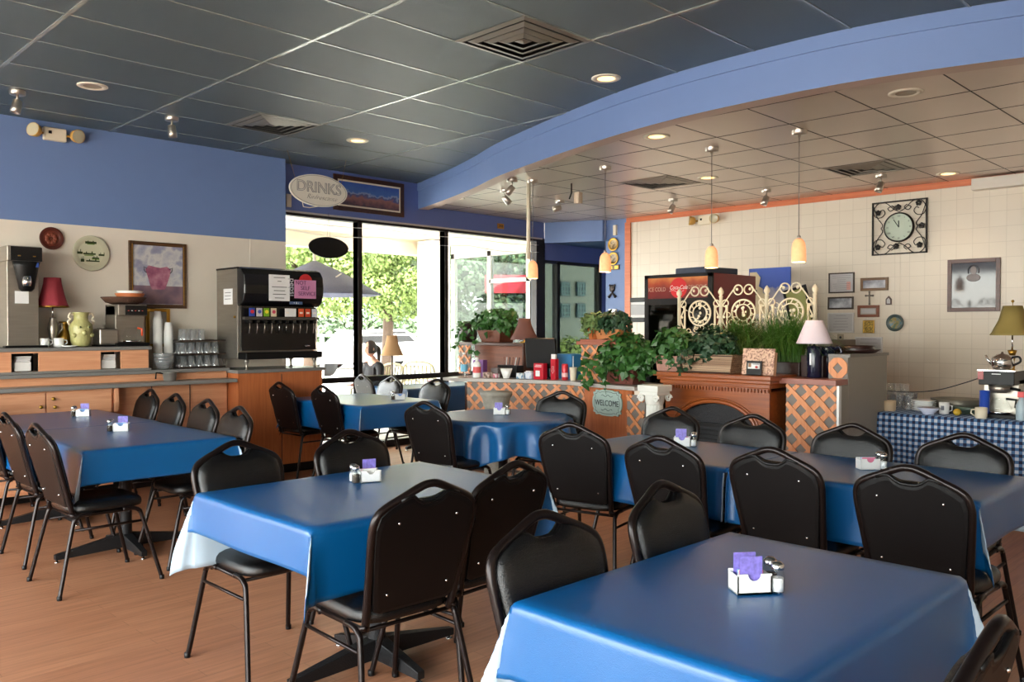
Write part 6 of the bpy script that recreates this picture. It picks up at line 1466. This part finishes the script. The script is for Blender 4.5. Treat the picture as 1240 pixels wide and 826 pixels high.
# the seated woman on the patio
SK=mat('skin',(214,158,138),.5); HAIR=mat('dark_hair',(46,32,28),.6,bump=.5,bscale=120,stretch=(1,1,6)); TOP=mat('black_top',(26,26,32),.8); JEAN=mat('blue_jeans',(44,62,98),.8)
PX_,PY_=6.86,9.55
t=thing('person','person in black top and jeans seated outside behind the window','person',(PX_,PY_,-.02)); t.rotation_euler=(0,0,PI); t.scale=(.93,.93,.9)
def skin(name,nodes,edges,mm,parent,sub=2):
    me=bpy.data.meshes.new(name); me.from_pydata([n[0] for n in nodes],edges,[]); me.materials.append(mm)
    o=bpy.data.objects.new(name,me); C.objects.link(o); o.parent=parent
    md=o.modifiers.new('skin','SKIN'); md.use_smooth_shade=True
    for v,n in zip(me.skin_vertices[0].data,nodes):
        r=n[1]; v.radius=r if isinstance(r,tuple) else (r,r)
    me.skin_vertices[0].data[0].use_root=True
    s=o.modifiers.new('sub','SUBSURF'); s.levels=sub; s.render_levels=sub; return o
# local: faces +x, seat at z .46
def limbs(k):
    s=k
    return [((.0,0,.55),(.15,.13)),((-.02,0,.72),(.12,.10)),((-.03,0,.90),(.13,.11)),((.0,0,1.06),(.10,.07)),((.02,0,1.13),(.05,.05)),((.04,0,1.19),(.05,.05)),
     ((.0,.17,1.02),.055),((.05,.21,.82),.042),((.26,.14,.74),.034),((.34,.10,.75),.022),
     ((.0,-.17,1.02),.055),((.05,-.21,.82),.042),((.26,-.14,.74),.034),((.34,-.10,.75),.022),
     ((.04,.09,.53),.085),((.44,.12,.52),.065),((.46,.12,.28),.05),((.42,.12,.06),.035),((.54,.13,.03),.03),
     ((.04,-.09,.53),.085),((.44,-.12,.52),.065),((.48,-.12,.28),.05),((.46,-.12,.06),.035),((.58,-.13,.03),.03)]
E_=[(0,1),(1,2),(2,3),(3,4),(4,5),(3,6),(6,7),(7,8),(8,9),(3,10),(10,11),(11,12),(12,13),(0,14),(14,15),(15,16),(16,17),(17,18),(0,19),(19,20),(20,21),(21,22),(22,23)]
skin('body',limbs(0),E_,SK,t)
def grow(idx,edges,name,mm,d):
    L=limbs(0); m_={i:k for k,i in enumerate(idx)}
    nodes=[]
    for i in idx:
        r=L[i][1]; nodes.append((L[i][0],(r[0]+d,r[1]+d) if isinstance(r,tuple) else (r+d,r+d)))
    skin(name,nodes,[(m_[a],m_[b]) for a,b in edges],mm,t)
grow([2,1,0,3,6,7,8,10,11,12],[(2,1),(1,0),(2,3),(3,6),(6,7),(7,8),(3,10),(10,11),(11,12)],'top',TOP,.012)
grow([0,14,15,16,17,19,20,21,22],[(0,14),(14,15),(15,16),(16,17),(0,19),(19,20),(20,21),(21,22)],'jeans',JEAN,.012)
for s in (1,-1):
    for k in range(5):
        a=(.36+.0*k,s*(.10+(.012*(k-1.5) if k<4 else -.03)),.75)
        ln=[.07,.08,.085,.07,.05][k]
        m=MB(); m.tube([a,(a[0]+ln*.5,a[1],.752),(a[0]+ln*.85,a[1],.735)] if k<4 else [a,(a[0]+.03,a[1]-s*.015,.75),(a[0]+.05,a[1]-s*.01,.74)],[.009,.008,.006],8); m.build('finger',SK,t)
hx,hz=.06,1.29
m=MB(); m.sm=True
import itertools
def headpt(a,b):
    x=math.cos(a)*math.cos(b)*.098; y=math.sin(a)*math.cos(b)*.076; z=math.sin(b)*.118
    if z<0: x*=1-.15*(-z/.118) ; y*=1-.35*(-z/.118)
    fz=math.exp(-((a)/.28)**2)
    x+=fz*(.022*math.exp(-((z+.012)/.022)**2)+.006*math.exp(-((z+.05)/.012)**2)+.010*math.exp(-((z+.095)/.02)**2)-.006*math.exp(-((z-.022)/.014)**2))
    return Vector((hx+x,y,hz+z))
rings=[]
for i in range(1,24):
    b=-PI/2+PI*i/24; rings.append([m.bm.verts.new(headpt(-PI+2*PI*k/36,b)) for k in range(36)])
for a,b in zip(rings,rings[1:]):
    for k in range(36): m._f([a[k],a[(k+1)%36],b[(k+1)%36],b[k]])
m._f(rings[0][::-1]); m._f(rings[-1]); h=m.build('head',SK,t)
for s in (1,-1):
    m=MB(); m.sphere((hx+.085,s*.03,hz+.02),.011,10); m.build('eye',INK,h)
    m=MB(); m.sphere((hx-.0,s*.078,hz-.0),.022,10,.6,.35,1.1); m.build('ear',SK,h)
m=MB(); m.sphere((hx+.095,0,hz-.048),.016,10,.35,1,.3); m.build('mouth',mat('lips',(180,90,90),.5),h)
m=MB(); m.sm=True; rings=[]
for i in range(0,20):
    b=-.55+(PI/2+.5)*i/19
    row=[]
    for k in range(31):
        a=.75+ (2*PI-1.5)*k/30 if b<.55 else .75*(1-(b-.55)/1.1)+(2*PI-1.5*(1-(b-.55)/1.1))*k/30
        p=headpt(a,min(b,1.5)); d=(p-Vector((hx,0,hz))); row.append(m.bm.verts.new(Vector((hx,0,hz))+d*1.10))
    rings.append(row)
for a,b in zip(rings,rings[1:]):
    for k in range(30): m._f([a[k],a[k+1],b[k+1],b[k]])
m.build('hair',HAIR,t,solid=.006)
m=MB(); m.tube(spline([(hx-.09,0,hz+.04),(hx-.14,0,hz+.0),(hx-.15,0,hz-.12),(hx-.14,.01,hz-.24)],5),[.03]*5+[.034]*5+[.026]*5+[.01],10); m.build('ponytail',HAIR,t)
# patio chairs
WK=mat('pale_patio_wicker',(206,196,160),.7,bump=.6,bscale=60)
def patio(x,y,rz,label):
    t=thing('patio_chair',label,'chair',(x,y,-.02),rz,'pale patio chairs')
    m=MB(); m.box(-.24,-.25,.40,.24,.25,.45); m.build('seat',WK,t,bevel=.02)
    m=MB()
    P=spline([(-.22,-.25,.45),(-.28,-.26,.80),(-.31,-.16,.93),(-.31,.16,.93),(-.28,.26,.80),(-.22,.25,.45)],6); m.tube(P,.016,8)
    for k in range(7): y0=-.2+.0667*k; m.tube([(-.235,y0*.95,.45),(-.30,y0,.90)],.012,6)
    m.tube([(-.27,-.25,.70),(-.27,.25,.70)],.012,6); m.build('backrest',WK,t)
    for s in (-1,1):
        m=MB(); m.tube([(-.26,s*.26,.66),(.10,s*.27,.66),(.22,s*.26,.60),(.23,s*.25,.42)],.016,8); m.build('arm',WK,t)
        for q in (-1,1): m=MB(); m.tube([(q*.22,s*.23,.42),(q*.25,s*.25,.0)],.016,8); m.build('leg',WK,t)
patio(PX_+.02,PY_,PI,'pale patio chair under the person outside the window')
patio(8.1,9.9,.4,'pale patio chair outside, right of the seated person')
SKY=3; SUN=7; REC=6; EXPO=1.0
# =============== camera, sky, sun, lamps
cam=bpy.data.cameras.new('camera'); co=bpy.data.objects.new('camera',cam); C.objects.link(co); S.camera=co
cam.sensor_width=36; cam.lens=36*FP/1240; cam.clip_start=.05; cam.clip_end=200
co.location=(0,0,H); co.rotation_euler=(PI/2-PITCH,0,-PI/4)
w=bpy.data.worlds.new('sky'); S.world=w; w.use_nodes=True; nt=w.node_tree; bg=nt.nodes['Background']
sk=nt.nodes.new('ShaderNodeTexSky'); sk.sky_type='NISHITA'; sk.sun_disc=False; sk.sun_elevation=math.radians(50); sk.sun_rotation=math.radians(200); sk.dust_density=3; sk.air_density=1.2
mx=nt.nodes.new('ShaderNodeMix'); mx.data_type='RGBA'; mx.inputs[0].default_value=.8; mx.inputs[7].default_value=(3.2,3.1,3.0,1)
nt.links.new(sk.outputs[0],mx.inputs[6]); nt.links.new(mx.outputs[2],bg.inputs[0]); bg.inputs[1].default_value=SKY
def light(kind,name,loc,energy,col=(1,1,1),rot=(0,0,0),**k):
    l=bpy.data.lights.new(name,kind); l.energy=energy; l.color=col
    for a,b in k.items():
        if a=='portal': l.cycles.is_portal=b
        else: setattr(l,a,b)
    o=bpy.data.objects.new(name,l); C.objects.link(o); o.location=loc; o.rotation_euler=rot; return o
sd=Vector((-.35,-.42,.84)).normalized()
light('SUN','sun',(0,0,10),SUN,(1,.95,.86),rot=sd.to_track_quat('Z','Y').to_euler(),angle=.01)
light('AREA','window_portal',(6.7,YG+.2,1.4),1,rot=(-PI/2,0,0),shape='RECTANGLE',size=4.2,size_y=2.6,portal=True)
light('AREA','west_portal',(XL-.22,2.9,1.6),1,rot=(0,-PI/2,0),shape='RECTANGLE',size=2.4,size_y=9.7,portal=True)
for x,y in RECESS_MAIN: light('SPOT','recessed_lamp',(x,y,3.18),REC,(1,.83,.6),spot_size=1.9,spot_blend=.8,shadow_soft_size=.05)
for x,y in RECESS_LOW: light('SPOT','recessed_lamp',(x,y,2.90),REC,(1,.83,.6),spot_size=1.9,spot_blend=.8,shadow_soft_size=.05)
for x,y,z in PEND: light('POINT','pendant_bulb',(x,y,z),3.0,(1,.72,.42),shadow_soft_size=.02)
v=S.view_settings; v.view_transform='Standard'; v.look='None'; v.exposure=EXPO; v.gamma=1; v.use_curve_mapping=False
S.cycles.use_denoising=True; S.cycles.max_bounces=8; S.cycles.diffuse_bounces=4; S.cycles.glossy_bounces=4; S.cycles.transparent_max_bounces=48; S.cycles.transmission_bounces=6
S.cycles.caustics_reflective=False; S.cycles.caustics_refractive=False; S.cycles.sample_clamp_indirect=6
